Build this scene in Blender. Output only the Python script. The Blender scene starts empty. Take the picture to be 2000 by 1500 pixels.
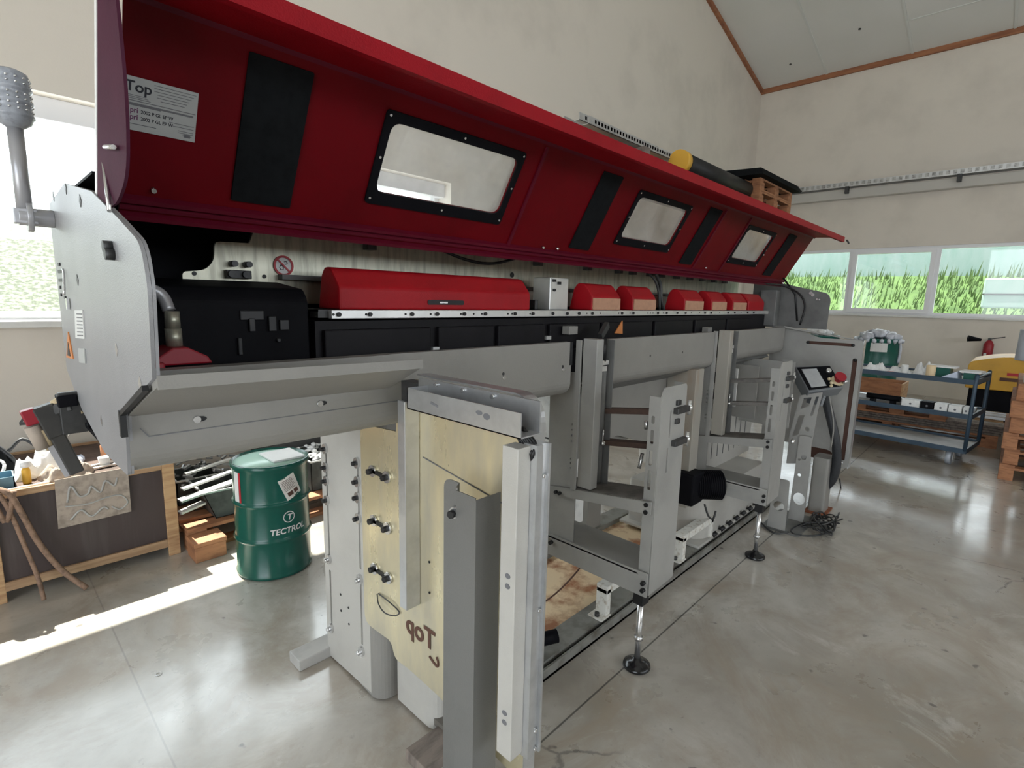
import bpy, bmesh, math, random
from mathutils import Vector, Matrix
random.seed(7)
PI = math.pi
SC = bpy.context.scene
COL = SC.collection

# ------------------------------------------------------------------ camera
F, H = 1024.0, 1.5


def _cam_axes():
    d = lambda p: Vector(((p[0] - 1000) / F, -(p[1] - 750) / F, -1.0))
    X = d((1993., 608.)).normalized()
    Z = -d((850., 7100.))
    Z = (Z - X * Z.dot(X)).normalized()
    Y = Z.cross(X)
    return Matrix((X, Y, Z))


RC = _cam_axes()
cd = bpy.data.cameras.new('camera')
cam = bpy.data.objects.new('camera', cd)
COL.objects.link(cam)
cd.sensor_width = 36.0
cd.lens = F / 2000 * 36.0
cd.clip_start = 0.02
cd.clip_end = 200
cam.matrix_world = Matrix.Translation((0, 0, H)) @ RC.to_4x4()
SC.camera = cam


def P(px, py, x=None, y=None, z=None):
    """point of the photograph on a known plane of the place"""
    v = RC @ Vector(((px - 1000) / F, -(py - 750) / F, -1.0))
    t = x / v.x if x is not None else (y / v.y if y is not None else (z - H) / v.z)
    return Vector((0, 0, H)) + v * t


# ------------------------------------------------------------------ light
SC.view_settings.view_transform = 'Standard'
SC.view_settings.look = 'None'
SC.view_settings.gamma = 1.0
SC.view_settings.use_curve_mapping = False
SC.view_settings.exposure = 0.35

w = bpy.data.worlds.new('sky')
SC.world = w
w.use_nodes = True
bg = w.node_tree.nodes['Background']
bg.inputs['Color'].default_value = (0.86, 0.93, 1.0, 1)
bg.inputs['Strength'].default_value = 4.3

sd = bpy.data.lights.new('sun', 'SUN')
sd.energy = 14
sd.angle = math.radians(0.6)
sd.color = (1.0, 0.95, 0.86)
so = bpy.data.objects.new('sun', sd)
COL.objects.link(so)
so.location = (0, 12, 12)
so.rotation_euler = Vector((0.10, -0.71, -1.0)).to_track_quat('-Z', 'Y').to_euler()

BY, XR, XL, YF = 4.3, 11.57, -4.2, -6.5      # back wall, right wall, left wall, front wall


def portal(name, loc, direction, sx, sy):
    l = bpy.data.lights.new(name, 'AREA')
    l.shape = 'RECTANGLE'
    l.size, l.size_y = sx, sy
    l.cycles.is_portal = True
    o = bpy.data.objects.new(name, l)
    COL.objects.link(o)
    o.location = loc
    o.rotation_euler = Vector(direction).to_track_quat('-Z', 'Z' if abs(direction[2]) < .5 else 'Y').to_euler()
    return o


portal('back_window_daylight', (-0.1, BY + 0.35, 1.95), (0, -1, 0), 7.4, 1.35)
portal('right_window_daylight', (XR + 0.35, 0.4, 1.95), (-1, 0, 0), 6.2, 1.2)
portal('added_gate_daylight', (XL - 0.35, -1.2, 1.9), (1, 0, 0), 4.6, 3.8)  # unseen gate opening, added to bring daylight from the left
portal('added_window_daylight', (3.0, YF - 0.35, 2.6), (0, 1, 0), 9.0, 1.6)  # unseen front opening, added for more daylight

# ------------------------------------------------------------------ materials
M = {}


def mat(name, col, rough=0.5, metal=0.0, nscale=0.0, namt=0.0, bump=0.0, bscale=60.0, stretch=None,
        col2=None, n2=(0.45, 0.65), emit=None, spec=None, rvar=0.0, coat=0.0, trans=0.0):
    m = bpy.data.materials.new(name)
    m.use_nodes = True
    nt = m.node_tree
    b = nt.nodes['Principled BSDF']
    b.inputs['Base Color'].default_value = (*col, 1)
    b.inputs['Roughness'].default_value = rough
    b.inputs['Metallic'].default_value = metal
    if spec is not None:
        b.inputs['Specular IOR Level'].default_value = spec
    if coat:
        b.inputs['Coat Weight'].default_value = coat
        b.inputs['Coat Roughness'].default_value = 0.15
    if trans:
        b.inputs['Transmission Weight'].default_value = trans
    if emit:
        b.inputs['Emission Color'].default_value = (*emit[0], 1)
        b.inputs['Emission Strength'].default_value = emit[1]
    tc = nt.nodes.new('ShaderNodeTexCoord')
    vec = tc.outputs['Object']
    if stretch:
        mp = nt.nodes.new('ShaderNodeMapping')
        mp.inputs['Scale'].default_value = stretch
        nt.links.new(vec, mp.inputs['Vector'])
        vec = mp.outputs['Vector']
    if nscale:
        n = nt.nodes.new('ShaderNodeTexNoise')
        n.inputs['Scale'].default_value = nscale
        n.inputs['Detail'].default_value = 6
        n.inputs['Roughness'].default_value = 0.6
        nt.links.new(vec, n.inputs['Vector'])
        mx = nt.nodes.new('ShaderNodeMix')
        mx.data_type = 'RGBA'
        r = nt.nodes.new('ShaderNodeMapRange')
        r.inputs['From Min'].default_value = n2[0]
        r.inputs['From Max'].default_value = n2[1]
        nt.links.new(n.outputs['Fac'], r.inputs['Value'])
        nt.links.new(r.outputs['Result'], mx.inputs['Factor'])
        mx.inputs['A'].default_value = (*col, 1)
        c2 = col2 if col2 else tuple(c * (1 - namt) for c in col)
        mx.inputs['B'].default_value = (*c2, 1)
        nt.links.new(mx.outputs['Result'], b.inputs['Base Color'])
        if rvar:
            r2 = nt.nodes.new('ShaderNodeMapRange')
            r2.inputs['From Min'].default_value = 0.3
            r2.inputs['From Max'].default_value = 0.7
            r2.inputs['To Min'].default_value = max(0.02, rough - rvar)
            r2.inputs['To Max'].default_value = min(1, rough + rvar)
            nt.links.new(n.outputs['Fac'], r2.inputs['Value'])
            nt.links.new(r2.outputs['Result'], b.inputs['Roughness'])
    if bump:
        n3 = nt.nodes.new('ShaderNodeTexNoise')
        n3.inputs['Scale'].default_value = bscale
        n3.inputs['Detail'].default_value = 4
        nt.links.new(vec, n3.inputs['Vector'])
        bp = nt.nodes.new('ShaderNodeBump')
        bp.inputs['Strength'].default_value = bump
        bp.inputs['Distance'].default_value = 0.002
        nt.links.new(n3.outputs['Fac'], bp.inputs['Height'])
        nt.links.new(bp.outputs['Normal'], b.inputs['Normal'])
    M[name] = m
    return m


mat('grey_paint', (0.265, 0.255, 0.235), 0.45, 0, 3.0, 0.12, 0.25, 260)
mat('grey_dark', (0.16, 0.16, 0.155), 0.5, 0, 6.0, 0.3, 0.2, 200)
mat('dusty_grey', (0.20, 0.185, 0.17), 0.7, 0, 14.0, 0.45, 0.3, 90)
mat('plate_paint', (0.48, 0.465, 0.43), 0.42, 0.0, 4.0, 0.10, 0.3, 240)
mat('end_paint', (0.29, 0.29, 0.30), 0.40, 0.1, 3.0, 0.12, 0.35, 300)
mat('zinc', (0.78, 0.69, 0.45), 0.32, 0.6, 6.0, 0.0, 0.12, 40, (1, 1, 0.3), (0.56, 0.52, 0.41), (0.38, 0.66), rvar=0.12)
mat('galvanised', (0.62, 0.63, 0.64), 0.35, 0.8, 8.0, 0.2, 0.05, 60, rvar=0.08)
mat('aluminium', (0.75, 0.75, 0.73), 0.35, 0.7, 9.0, 0.12)
mat('brushed_aluminium', (0.46, 0.45, 0.36), 0.38, 0.6, 9.0, 0.35, 0.1, 50, (5, 1, 0.6))
mat('steel', (0.7, 0.7, 0.7), 0.25, 0.9)
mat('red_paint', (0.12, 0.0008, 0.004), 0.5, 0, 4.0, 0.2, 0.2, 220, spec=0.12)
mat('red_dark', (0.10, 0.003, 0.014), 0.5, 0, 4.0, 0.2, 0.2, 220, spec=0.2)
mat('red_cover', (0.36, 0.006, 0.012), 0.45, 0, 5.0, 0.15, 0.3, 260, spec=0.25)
mat('tan_reflection', (0.50, 0.27, 0.17), 0.5, 0, 30.0, 0.15)  # reflected light on the red covers' fronts, put in as tan
mat('rubber', (0.008, 0.009, 0.010), 0.8, 0, 40.0, 0.3, 0.3, 200, spec=0.1)
mat('black', (0.007, 0.007, 0.008), 0.5, 0, 10.0, 0.3)
mat('black_gloss', (0.01, 0.01, 0.011), 0.18)
mat('black_paint', (0.005, 0.005, 0.007), 0.6, 0, 8.0, 0.3, 0.2, 200, spec=0.10)
mat('white_paint', (0.78, 0.78, 0.76), 0.45, 0, 14.0, 0.18)
mat('lug_paint', (0.72, 0.71, 0.66), 0.6, 0, 40.0, 0, 0.3, 60, col2=(0.42, 0.36, 0.28), n2=(0.52, 0.7))
mat('rust_tray', (0.80, 0.62, 0.40), 0.42, 0, 6.0, 0, 0.25, 30, col2=(0.36, 0.15, 0.07), n2=(0.48, 0.64), rvar=0.12)
mat('rail_grey', (0.22, 0.22, 0.20), 0.5, 0, 9.0, 0, 0.3, 60, col2=(0.10, 0.085, 0.07), n2=(0.45, 0.7))
mat('rust', (0.30, 0.10, 0.045), 0.85, 0, 18.0, 0.5, 0.6, 60)
mat('post_stained', (0.34, 0.32, 0.28), 0.5, 0, 5.0, 0, 0.2, 200, (1, 1, 0.3), (0.30, 0.20, 0.13), (0.55, 0.75))
mat('upright_grey', (0.17, 0.168, 0.16), 0.45, 0.1, 4.0, 0.12, 0.25, 260)
mat('flange_red_lit', (0.27, 0.004, 0.010), 0.5, 0, 5.0, 0.15, 0.3, 260, spec=0.15)  # the hood's red, lightened in colour where the flange catches light
mat('plum', (0.065, 0.018, 0.035), 0.7, 0, 5.0, 0.15, 0.2, 220, spec=0.06)
mat('frame_grey', (0.35, 0.345, 0.325), 0.45, 0.0, 4.0, 0.15, 0.25, 260)
mat('wood', (0.56, 0.36, 0.19), 0.7, 0, 5.0, 0, 0.3, 40, (1, 1, 8), (0.36, 0.19, 0.09), (0.42, 0.7))
mat('wood_x', (0.50, 0.33, 0.19), 0.75, 0, 4.0, 0, 0.3, 40, (0.4, 6, 6), (0.27, 0.15, 0.08), (0.42, 0.7))
mat('wood_red', (0.42, 0.19, 0.09), 0.75, 0, 8.0, 0, 0.3, 60, (1, 1, 3), (0.24, 0.10, 0.05), (0.42, 0.7))
mat('wood_old', (0.24, 0.20, 0.17), 0.85, 0, 7.0, 0, 0.5, 60, (1, 4, 1), (0.10, 0.08, 0.07), (0.4, 0.7))
mat('wood_dark', (0.10, 0.06, 0.045), 0.85, 0, 7.0, 0.4, 0.5, 60)
mat('phenolic', (0.060, 0.042, 0.040), 0.45, 0, 3.0, 0, 0.1, 60, (8, 8, 0.6), (0.085, 0.07, 0.065), (0.45, 0.75))
mat('trim_wood', (0.36, 0.15, 0.07), 0.7, 0, 3.0, 0, 0.3, 40, (3, 0.6, 6), (0.22, 0.08, 0.04), (0.4, 0.7))
mat('drum_green', (0.003, 0.085, 0.062), 0.22, 0, 3.0, 0.12, 0.04, 10, spec=0.5)
mat('bin_green', (0.010, 0.11, 0.085), 0.35, 0, 5.0, 0.2)
mat('lid_mint_sunlit', (0.45, 0.66, 0.56), 0.3)  # sunlight on the green drum top, put into the colour
mat('label_white', (0.70, 0.70, 0.68), 0.5, 0, 12, 0.05)
mat('label_grey', (0.42, 0.43, 0.42), 0.5, 0, 12, 0.08)
mat('paper', (0.78, 0.74, 0.68), 0.6, 0, 12, 0.05)
mat('ink', (0.02, 0.022, 0.03), 0.6)
mat('ink_soft', (0.15, 0.15, 0.16), 0.6)
mat('ink_purple', (0.14, 0.04, 0.11), 0.6)
mat('ink_red', (0.35, 0.02, 0.03), 0.6)
mat('sign_red', (0.45, 0.02, 0.03), 0.5)
mat('sign_orange', (0.62, 0.22, 0.06), 0.5)
mat('cloth_white', (0.80, 0.80, 0.80), 0.9, 0, 30, 0.1, 0.5, 60)
mat('cloth_blue', (0.55, 0.60, 0.72), 0.9, 0, 20, 0.15, 0.5, 60)
mat('cloth_tan', (0.42, 0.35, 0.29), 0.9, 0, 20, 0.35, 0.5, 60)
mat('plastic_bag', (0.60, 0.62, 0.68), 0.3, 0, 12, 0.3, 0.5, 30)
mat('steel_scrap', (0.45, 0.45, 0.45), 0.35, 0.8, 20, 0.5)
mat('dark_steel', (0.07, 0.07, 0.07), 0.5, 0.5, 12, 0.4)
mat('bin_steel', (0.10, 0.11, 0.105), 0.5, 0.3, 9, 0.5, 0.2, 50)
mat('trolley_blue', (0.035, 0.065, 0.10), 0.45, 0, 9, 0.2, 0.2, 200)
mat('board_grey', (0.44, 0.43, 0.41), 0.55, 0, 6, 0.25)
mat('yellow', (0.62, 0.34, 0.03), 0.42, 0, 4, 0.15)
mat('yellow_cap', (0.75, 0.42, 0.05), 0.5)
mat('hose_black', (0.03, 0.032, 0.036), 0.5, 0, 60, 0.3, 0.6, 80)
mat('hose_tan', (0.58, 0.46, 0.28), 0.5, 0, 30, 0.3)
mat('rope', (0.30, 0.19, 0.13), 0.85, 0, 40, 0.4, 0.6, 120)
mat('red_plastic', (0.30, 0.008, 0.02), 0.4)
mat('screen', (0.40, 0.41, 0.42), 0.25, 0, 10, 0.12)
mat('button_yellow', (0.65, 0.55, 0.35), 0.5)
mat('unit_black', (0.045, 0.043, 0.040), 0.5, 0, 12, 0.3)
mat('mech_dark', (0.03, 0.03, 0.032), 0.5, 0.2, 12, 0.3)
mat('roll_black', (0.02, 0.02, 0.02), 0.5, 0, 12, 0.3, spec=0.3)
mat('console_grey', (0.17, 0.18, 0.19), 0.45, 0, 6, 0.2)
mat('slot_brown', (0.10, 0.045, 0.03), 0.7)
mat('block_dark', (0.009, 0.008, 0.010), 0.5, 0, 8, 0.4, 0.1, 80, spec=0.2)
mat('lamp_lens', (0.34, 0.36, 0.40), 0.25, 0, 60, 0.25, 0.4, 40)
mat('lamp_tube', (0.42, 0.42, 0.44), 0.35, 0.4)
mat('white_frame', (0.82, 0.82, 0.84), 0.3)
mat('sill_stone', (0.75, 0.75, 0.73), 0.4, 0, 20, 0.06)
mat('pale_beige', (0.72, 0.55, 0.34), 0.5)
mat('blue_box', (0.12, 0.24, 0.32), 0.5, 0, 8, 0.2)
mat('tube_grey', (0.42, 0.45, 0.50), 0.4, 0.2, 8, 0.2)
mat('wall', (0.72, 0.665, 0.59), 0.85, 0, 1.3, 0.09, 0.35, 90)
mat('wall_low', (0.50, 0.475, 0.44), 0.85, 0, 1.6, 0.12, 0.35, 90)
mat('duct', (0.52, 0.50, 0.46), 0.5)
mat('roof_outer', (0.3, 0.3, 0.3), 0.8)


def floor_material():
    m = bpy.data.materials.new('concrete_floor')
    m.use_nodes = True
    nt = m.node_tree
    N, L = nt.nodes.new, nt.links.new
    b = nt.nodes['Principled BSDF']
    tc = N('ShaderNodeTexCoord')
    vec = tc.outputs['Object']

    def noise(s, det=6, rough=.6, v=vec, dist=0):
        n = N('ShaderNodeTexNoise')
        n.inputs['Scale'].default_value = s
        n.inputs['Detail'].default_value = det
        n.inputs['Roughness'].default_value = rough
        n.inputs['Distortion'].default_value = dist
        L(v, n.inputs['Vector'])
        return n.outputs['Fac']

    def rng(v, a, c, o0=0., o1=1.):
        r = N('ShaderNodeMapRange')
        r.inputs['From Min'].default_value = a
        r.inputs['From Max'].default_value = c
        r.inputs['To Min'].default_value = o0
        r.inputs['To Max'].default_value = o1
        L(v, r.inputs['Value'])
        return r.outputs['Result']

    def mix(f, a, c):
        x = N('ShaderNodeMix')
        x.data_type = 'RGBA'
        L(f, x.inputs['Factor'])
        for k, v in (('A', a), ('B', c)):
            if isinstance(v, tuple):
                x.inputs[k].default_value = (*v, 1)
            else:
                L(v, x.inputs[k])
        return x.outputs['Result']

    def math_(op, a, c=None):
        x = N('ShaderNodeMath')
        x.operation = op
        for i, v in enumerate((a, c)):
            if v is None:
                continue
            if isinstance(v, (int, float)):
                x.inputs[i].default_value = v
            else:
                L(v, x.inputs[i])
        return x.outputs[0]

    big = noise(0.75, 5, .62, dist=.6)
    med = noise(3.2, 6, .65, dist=.4)
    c = mix(rng(big, .38, .64), (0.55, 0.525, 0.475), (0.31, 0.28, 0.235))
    c = mix(rng(med, .47, .72, 0, .65), c, (0.30, 0.265, 0.225))
    tan = noise(1.7, 7, .7, dist=1.2)
    c = mix(rng(tan, .46, .62, 0, .7), c, (0.33, 0.27, 0.205))
    pale = noise(2.3, 7, .72, dist=.9)
    c = mix(rng(pale, .60, .72, 0, .55), c, (0.66, 0.65, 0.62))
    fine = noise(26, 5, .7)
    c = mix(rng(fine, .60, .72, 0, .5), c, (0.26, 0.24, 0.21))
    spots = noise(11, 2, .4)
    c = mix(rng(spots, .72, .75, 0, .75), c, (0.10, 0.09, 0.08))
    # saw cut joint running beside the machine, and cracks
    sep = N('ShaderNodeSeparateXYZ')
    L(vec, sep.inputs[0])
    d = math_('ABSOLUTE', math_('ADD', sep.outputs['Y'], -1.0))
    c = mix(rng(d, 0.0025, 0.0045, .85, 0), c, (0.05, 0.045, 0.04))
    d2 = math_('ABSOLUTE', math_('ADD', sep.outputs['X'], -0.33))
    c = mix(rng(d2, 0.002, 0.004, .35, 0), c, (0.12, 0.11, 0.10))
    vo = N('ShaderNodeTexVoronoi')
    vo.feature = 'DISTANCE_TO_EDGE'
    vo.inputs['Scale'].default_value = 0.75
    wv = N('ShaderNodeVectorMath')
    wv.operation = 'ADD'
    nn = N('ShaderNodeTexNoise')
    nn.inputs['Scale'].default_value = 3.0
    nn.inputs['Detail'].default_value = 6
    L(vec, nn.inputs['Vector'])
    sc = N('ShaderNodeVectorMath')
    sc.operation = 'SCALE'
    sc.inputs['Scale'].default_value = 0.28
    L(nn.outputs['Color'], sc.inputs[0])
    L(vec, wv.inputs[0])
    L(sc.outputs[0], wv.inputs[1])
    L(wv.outputs[0], vo.inputs['Vector'])
    crack = rng(vo.outputs['Distance'], 0.002, 0.006, 1, 0)
    crack = math_('MULTIPLY', crack, rng(noise(0.9, 2), .52, .60))
    c = mix(math_('MULTIPLY', crack, .6), c, (0.10, 0.095, 0.09))
    L(c, b.inputs['Base Color'])
    L(rng(med, .3, .75, .20, .55), b.inputs['Roughness'])
    L(rng(big, .35, .65, .9, .35), b.inputs['Coat Weight'])
    b.inputs['Specular IOR Level'].default_value = 0.7
    b.inputs['Coat Weight'].default_value = 0.8
    b.inputs['Coat Roughness'].default_value = 0.14
    b.inputs['Coat IOR'].default_value = 1.75
    bp = N('ShaderNodeBump')
    bp.inputs['Strength'].default_value = 0.12
    bp.inputs['Distance'].default_value = 0.004
    L(noise(7, 5, .6), bp.inputs['Height'])
    L(bp.outputs['Normal'], b.inputs['Normal'])
    M['floor'] = m


floor_material()


def clear_plastic(name, tint, haze, hazecol, rough=0.05, glo=1.0):
    m = bpy.data.materials.new(name)
    m.use_nodes = True
    nt = m.node_tree
    N, L = nt.nodes.new, nt.links.new
    out = nt.nodes['Material Output']
    nt.nodes.remove(nt.nodes['Principled BSDF'])
    t = N('ShaderNodeBsdfTransparent')
    t.inputs['Color'].default_value = (*tint, 1)
    g = N('ShaderNodeBsdfGlossy')
    g.inputs['Roughness'].default_value = rough
    d = N('ShaderNodeBsdfDiffuse')
    d.inputs['Color'].default_value = (*hazecol, 1)
    tl = N('ShaderNodeBsdfTranslucent')
    tl.inputs['Color'].default_value = (*hazecol, 1)
    a = N('ShaderNodeMixShader')
    a.inputs[0].default_value = .5
    L(d.outputs[0], a.inputs[1])
    L(tl.outputs[0], a.inputs[2])
    m1 = N('ShaderNodeMixShader')
    tc = N('ShaderNodeTexCoord')
    n = N('ShaderNodeTexNoise')
    n.inputs['Scale'].default_value = 9
    n.inputs['Detail'].default_value = 6
    L(tc.outputs['Object'], n.inputs['Vector'])
    r = N('ShaderNodeMapRange')
    r.inputs['From Min'].default_value = .35
    r.inputs['From Max'].default_value = .7
    r.inputs['To Min'].default_value = haze * .5
    r.inputs['To Max'].default_value = haze * 1.5
    L(n.outputs['Fac'], r.inputs['Value'])
    L(r.outputs['Result'], m1.inputs[0])
    L(t.outputs[0], m1.inputs[1])
    L(a.outputs[0], m1.inputs[2])
    fr = N('ShaderNodeFresnel')
    fr.inputs['IOR'].default_value = 1.4
    m2 = N('ShaderNodeMixShader')
    fm = N('ShaderNodeMath')
    fm.operation = 'MULTIPLY'
    fm.inputs[1].default_value = glo
    L(fr.outputs[0], fm.inputs[0])
    L(fm.outputs[0], m2.inputs[0])
    L(m1.outputs[0], m2.inputs[1])
    L(g.outputs[0], m2.inputs[2])
    L(m2.outputs[0], out.inputs['Surface'])
    M[name] = m


clear_plastic('polycarbonate', (0.93, 0.93, 0.93), 0.17, (0.92, 0.92, 0.90), 0.2, 0.3)


def pane_material():
    m = bpy.data.materials.new('window_glass')
    m.use_nodes = True
    nt = m.node_tree
    N, L = nt.nodes.new, nt.links.new
    nt.nodes.remove(nt.nodes['Principled BSDF'])
    t = N('ShaderNodeBsdfTransparent')
    t.inputs['Color'].default_value = (.97, .985, .975, 1)
    g = N('ShaderNodeBsdfGlossy')
    g.inputs['Roughness'].default_value = 0.02
    x = N('ShaderNodeMixShader')
    x.inputs[0].default_value = 0.04
    L(t.outputs[0], x.inputs[1])
    L(g.outputs[0], x.inputs[2])
    L(x.outputs[0], nt.nodes['Material Output'].inputs['Surface'])
    M['window_glass'] = m


pane_material()


def grass_material():
    m = bpy.data.materials.new('grass_bank')
    m.use_nodes = True
    nt = m.node_tree
    N, L = nt.nodes.new, nt.links.new
    b = nt.nodes['Principled BSDF']
    b.inputs['Roughness'].default_value = 0.9
    tc = N('ShaderNodeTexCoord')
    mp = N('ShaderNodeMapping')
    mp.inputs['Scale'].default_value = (1, 1, .35)
    L(tc.outputs['Object'], mp.inputs[0])
    n = N('ShaderNodeTexNoise')
    n.inputs['Scale'].default_value = 5
    n.inputs['Detail'].default_value = 8
    n.inputs['Roughness'].default_value = .75
    L(mp.outputs[0], n.inputs['Vector'])
    cr = N('ShaderNodeValToRGB')
    cr.color_ramp.elements[0].position = .36
    cr.color_ramp.elements[0].color = (0.030, 0.066, 0.013, 1)
    cr.color_ramp.elements[1].position = .66
    cr.color_ramp.elements[1].color = (0.080, 0.145, 0.032, 1)
    L(n.outputs['Fac'], cr.inputs[0])
    L(cr.outputs[0], b.inputs['Base Color'])
    M['grass'] = m


grass_material()
mat('pale_mint', (0.16, 0.24, 0.21), 0.8, 0, 5, 0, 0.2, 20, (1, 1, .25), (0.21, 0.27, 0.25), (0.35, 0.65))
mat('grass_pale', (0.15, 0.165, 0.12), 0.9, 0, 16, 0, 0.3, 30, None, (0.055, 0.065, 0.04), (0.44, 0.58))


def ceiling_material():
    m = bpy.data.materials.new('ceiling_panels')
    m.use_nodes = True
    nt = m.node_tree
    N, L = nt.nodes.new, nt.links.new
    b = nt.nodes['Principled BSDF']
    b.inputs['Roughness'].default_value = .7
    tc = N('ShaderNodeTexCoord')
    n = N('ShaderNodeTexNoise')
    n.inputs['Scale'].default_value = 1.2
    L(tc.outputs['Object'], n.inputs['Vector'])
    mx = N('ShaderNodeMix')
    mx.data_type = 'RGBA'
    L(n.outputs['Fac'], mx.inputs['Factor'])
    mx.inputs['A'].default_value = (0.74, 0.73, 0.70, 1)
    mx.inputs['B'].default_value = (0.66, 0.66, 0.62, 1)
    L(mx.outputs['Result'], b.inputs['Base Color'])
    M['ceiling'] = m


ceiling_material()
mat('seam', (0.66, 0.67, 0.64), 0.6)


# ------------------------------------------------------------------ mesh helpers
class MB:
    def __init__(self):
        self.bm = bmesh.new()

    def poly(self, pts):
        vs = [self.bm.verts.new(p) for p in pts]
        try:
            return self.bm.faces.new(vs)
        except ValueError:
            return None

    def box(self, x0, x1, y0, y1, z0, z1):
        v = [(x, y, z) for x in (x0, x1) for y in (y0, y1) for z in (z0, z1)]
        vs = [self.bm.verts.new(p) for p in v]
        for f in ((0, 1, 3, 2), (4, 6, 7, 5), (0, 4, 5, 1), (2, 3, 7, 6), (0, 2, 6, 4), (1, 5, 7, 3)):
            self.bm.faces.new([vs[i] for i in f])
        return self

    def prism(self, axis, pts, a0, a1):
        def to(p, a):
            return {'x': (a, p[0], p[1]), 'y': (p[0], a, p[1]), 'z': (p[0], p[1], a)}[axis]
        A = [self.bm.verts.new(to(p, a0)) for p in pts]
        B = [self.bm.verts.new(to(p, a1)) for p in pts]
        n = len(pts)
        self.bm.faces.new(A)
        self.bm.faces.new(B[::-1])
        for i in range(n):
            self.bm.faces.new((A[i], B[i], B[(i + 1) % n], A[(i + 1) % n]))
        return self

    def hull8(self, a, b):
        """solid between two quads a and b (4 points each)"""
        A = [self.bm.verts.new(p) for p in a]
        B = [self.bm.verts.new(p) for p in b]
        self.bm.faces.new(A)
        self.bm.faces.new(B[::-1])
        for i in range(len(A)):
            self.bm.faces.new((A[i], B[i], B[(i + 1) % len(A)], A[(i + 1) % len(A)]))
        return self

    def bar(self, p0, p1, w, h, up=(0, 0, 1)):
        p0, p1 = Vector(p0), Vector(p1)
        d = (p1 - p0).normalized()
        u = Vector(up)
        s = d.cross(u)
        if s.length < 1e-4:
            s = d.cross(Vector((1, 0, 0)))
        s.normalize()
        u = s.cross(d).normalized()
        q = lambda p: [p + s * (w / 2 * i) + u * (h / 2 * j) for i, j in ((-1, -1), (1, -1), (1, 1), (-1, 1))]
        return self.hull8(q(p0), q(p1))

    def cyl(self, p0, p1, r0, r1=None, n=18):
        r1 = r0 if r1 is None else r1
        p0, p1 = Vector(p0), Vector(p1)
        d = (p1 - p0).normalized()
        a = d.orthogonal().normalized()
        c = d.cross(a)
        rg = lambda p, r: [self.bm.verts.new(p + (a * math.cos(t) + c * math.sin(t)) * r) for t in [2 * PI * k / n for k in range(n)]]
        A, B = rg(p0, r0), rg(p1, r1)
        self.bm.faces.new(A[::-1])
        self.bm.faces.new(B)
        for i in range(n):
            f = self.bm.faces.new((A[i], A[(i + 1) % n], B[(i + 1) % n], B[i]))
            f.smooth = True
        return self

    def tube(self, pts, r, n=8, sub=5):
        P_ = [Vector(p) for p in pts]
        if sub > 1 and len(P_) > 2:
            Q = []
            E_ = [P_[0] * 2 - P_[1]] + P_ + [P_[-1] * 2 - P_[-2]]
            for i in range(1, len(E_) - 2):
                for k in range(sub):
                    t = k / sub
                    a, b, c, d = E_[i - 1], E_[i], E_[i + 1], E_[i + 2]
                    Q.append(0.5 * ((2 * b) + (c - a) * t + (2 * a - 5 * b + 4 * c - d) * t * t + (3 * b - a - 3 * c + d) * t ** 3))
            Q.append(P_[-1])
            P_ = Q
        prev = None
        nrm = None
        for i, p in enumerate(P_):
            d = (P_[min(i + 1, len(P_) - 1)] - P_[max(i - 1, 0)]).normalized()
            if nrm is None:
                nrm = d.orthogonal().normalized()
            else:
                nrm = (nrm - d * nrm.dot(d)).normalized()
            c = d.cross(nrm)
            ring = [self.bm.verts.new(p + (nrm * math.cos(2 * PI * k / n) + c * math.sin(2 * PI * k / n)) * r) for k in range(n)]
            if prev:
                for k in range(n):
                    f = self.bm.faces.new((prev[k], prev[(k + 1) % n], ring[(k + 1) % n], ring[k]))
                    f.smooth = True
            else:
                self.bm.faces.new(ring[::-1])
            prev = ring
        self.bm.faces.new(prev)
        return self

    def lathe(self, c, prof, n=32, axis='z', caps=True):
        rings = []
        for r, h in prof:
            ring = []
            for k in range(n):
                t = 2 * PI * k / n
                a, b = r * math.cos(t), r * math.sin(t)
                p = {'z': (a, b, h), 'x': (h, a, b), 'y': (a, h, b)}[axis]
                ring.append(self.bm.verts.new((c[0] + p[0], c[1] + p[1], c[2] + p[2])))
            rings.append(ring)
        for A, B in zip(rings, rings[1:]):
            for k in range(n):
                f = self.bm.faces.new((A[k], A[(k + 1) % n], B[(k + 1) % n], B[k]))
                f.smooth = True
        if caps:
            self.bm.faces.new(rings[0][::-1])
            self.bm.faces.new(rings[-1])
        return self

    def blob(self, c, r, sq=(1, 1, 1), jit=0.0, sub=2):
        ret = bmesh.ops.create_icosphere(self.bm, subdivisions=sub, radius=1.0)
        for v in ret['verts']:
            j = 1 + random.uniform(-jit, jit)
            v.co = Vector((c[0] + v.co.x * r * sq[0] * j, c[1] + v.co.y * r * sq[1] * j, c[2] + v.co.z * r * sq[2] * j))
            for f in v.link_faces:
                f.smooth = True
        return self

    def curve2d(self, splines, mtx, thick):
        cu = bpy.data.curves.new('tmp', 'CURVE')
        cu.dimensions = '2D'
        cu.fill_mode = 'BOTH'
        cu.extrude = thick / 2
        for pts in splines:
            s = cu.splines.new('POLY')
            s.points.add(len(pts) - 1)
            for i, p in enumerate(pts):
                s.points[i].co = (p[0], p[1], 0, 1)
            s.use_cyclic_u = True
        self._from(cu, mtx)
        return self

    def text(self, s, size, mtx, thick=0.001, bold=False, shear=0.0, sx=1.0, align='LEFT'):
        cu = bpy.data.curves.new('tmp', 'FONT')
        cu.body = s
        cu.size = size
        cu.extrude = thick
        cu.shear = shear
        cu.align_x = align
        if bold:
            cu.offset = size * 0.022
        self._from(cu, mtx @ Matrix.Diagonal((sx, 1, 1, 1)))
        return self

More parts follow.
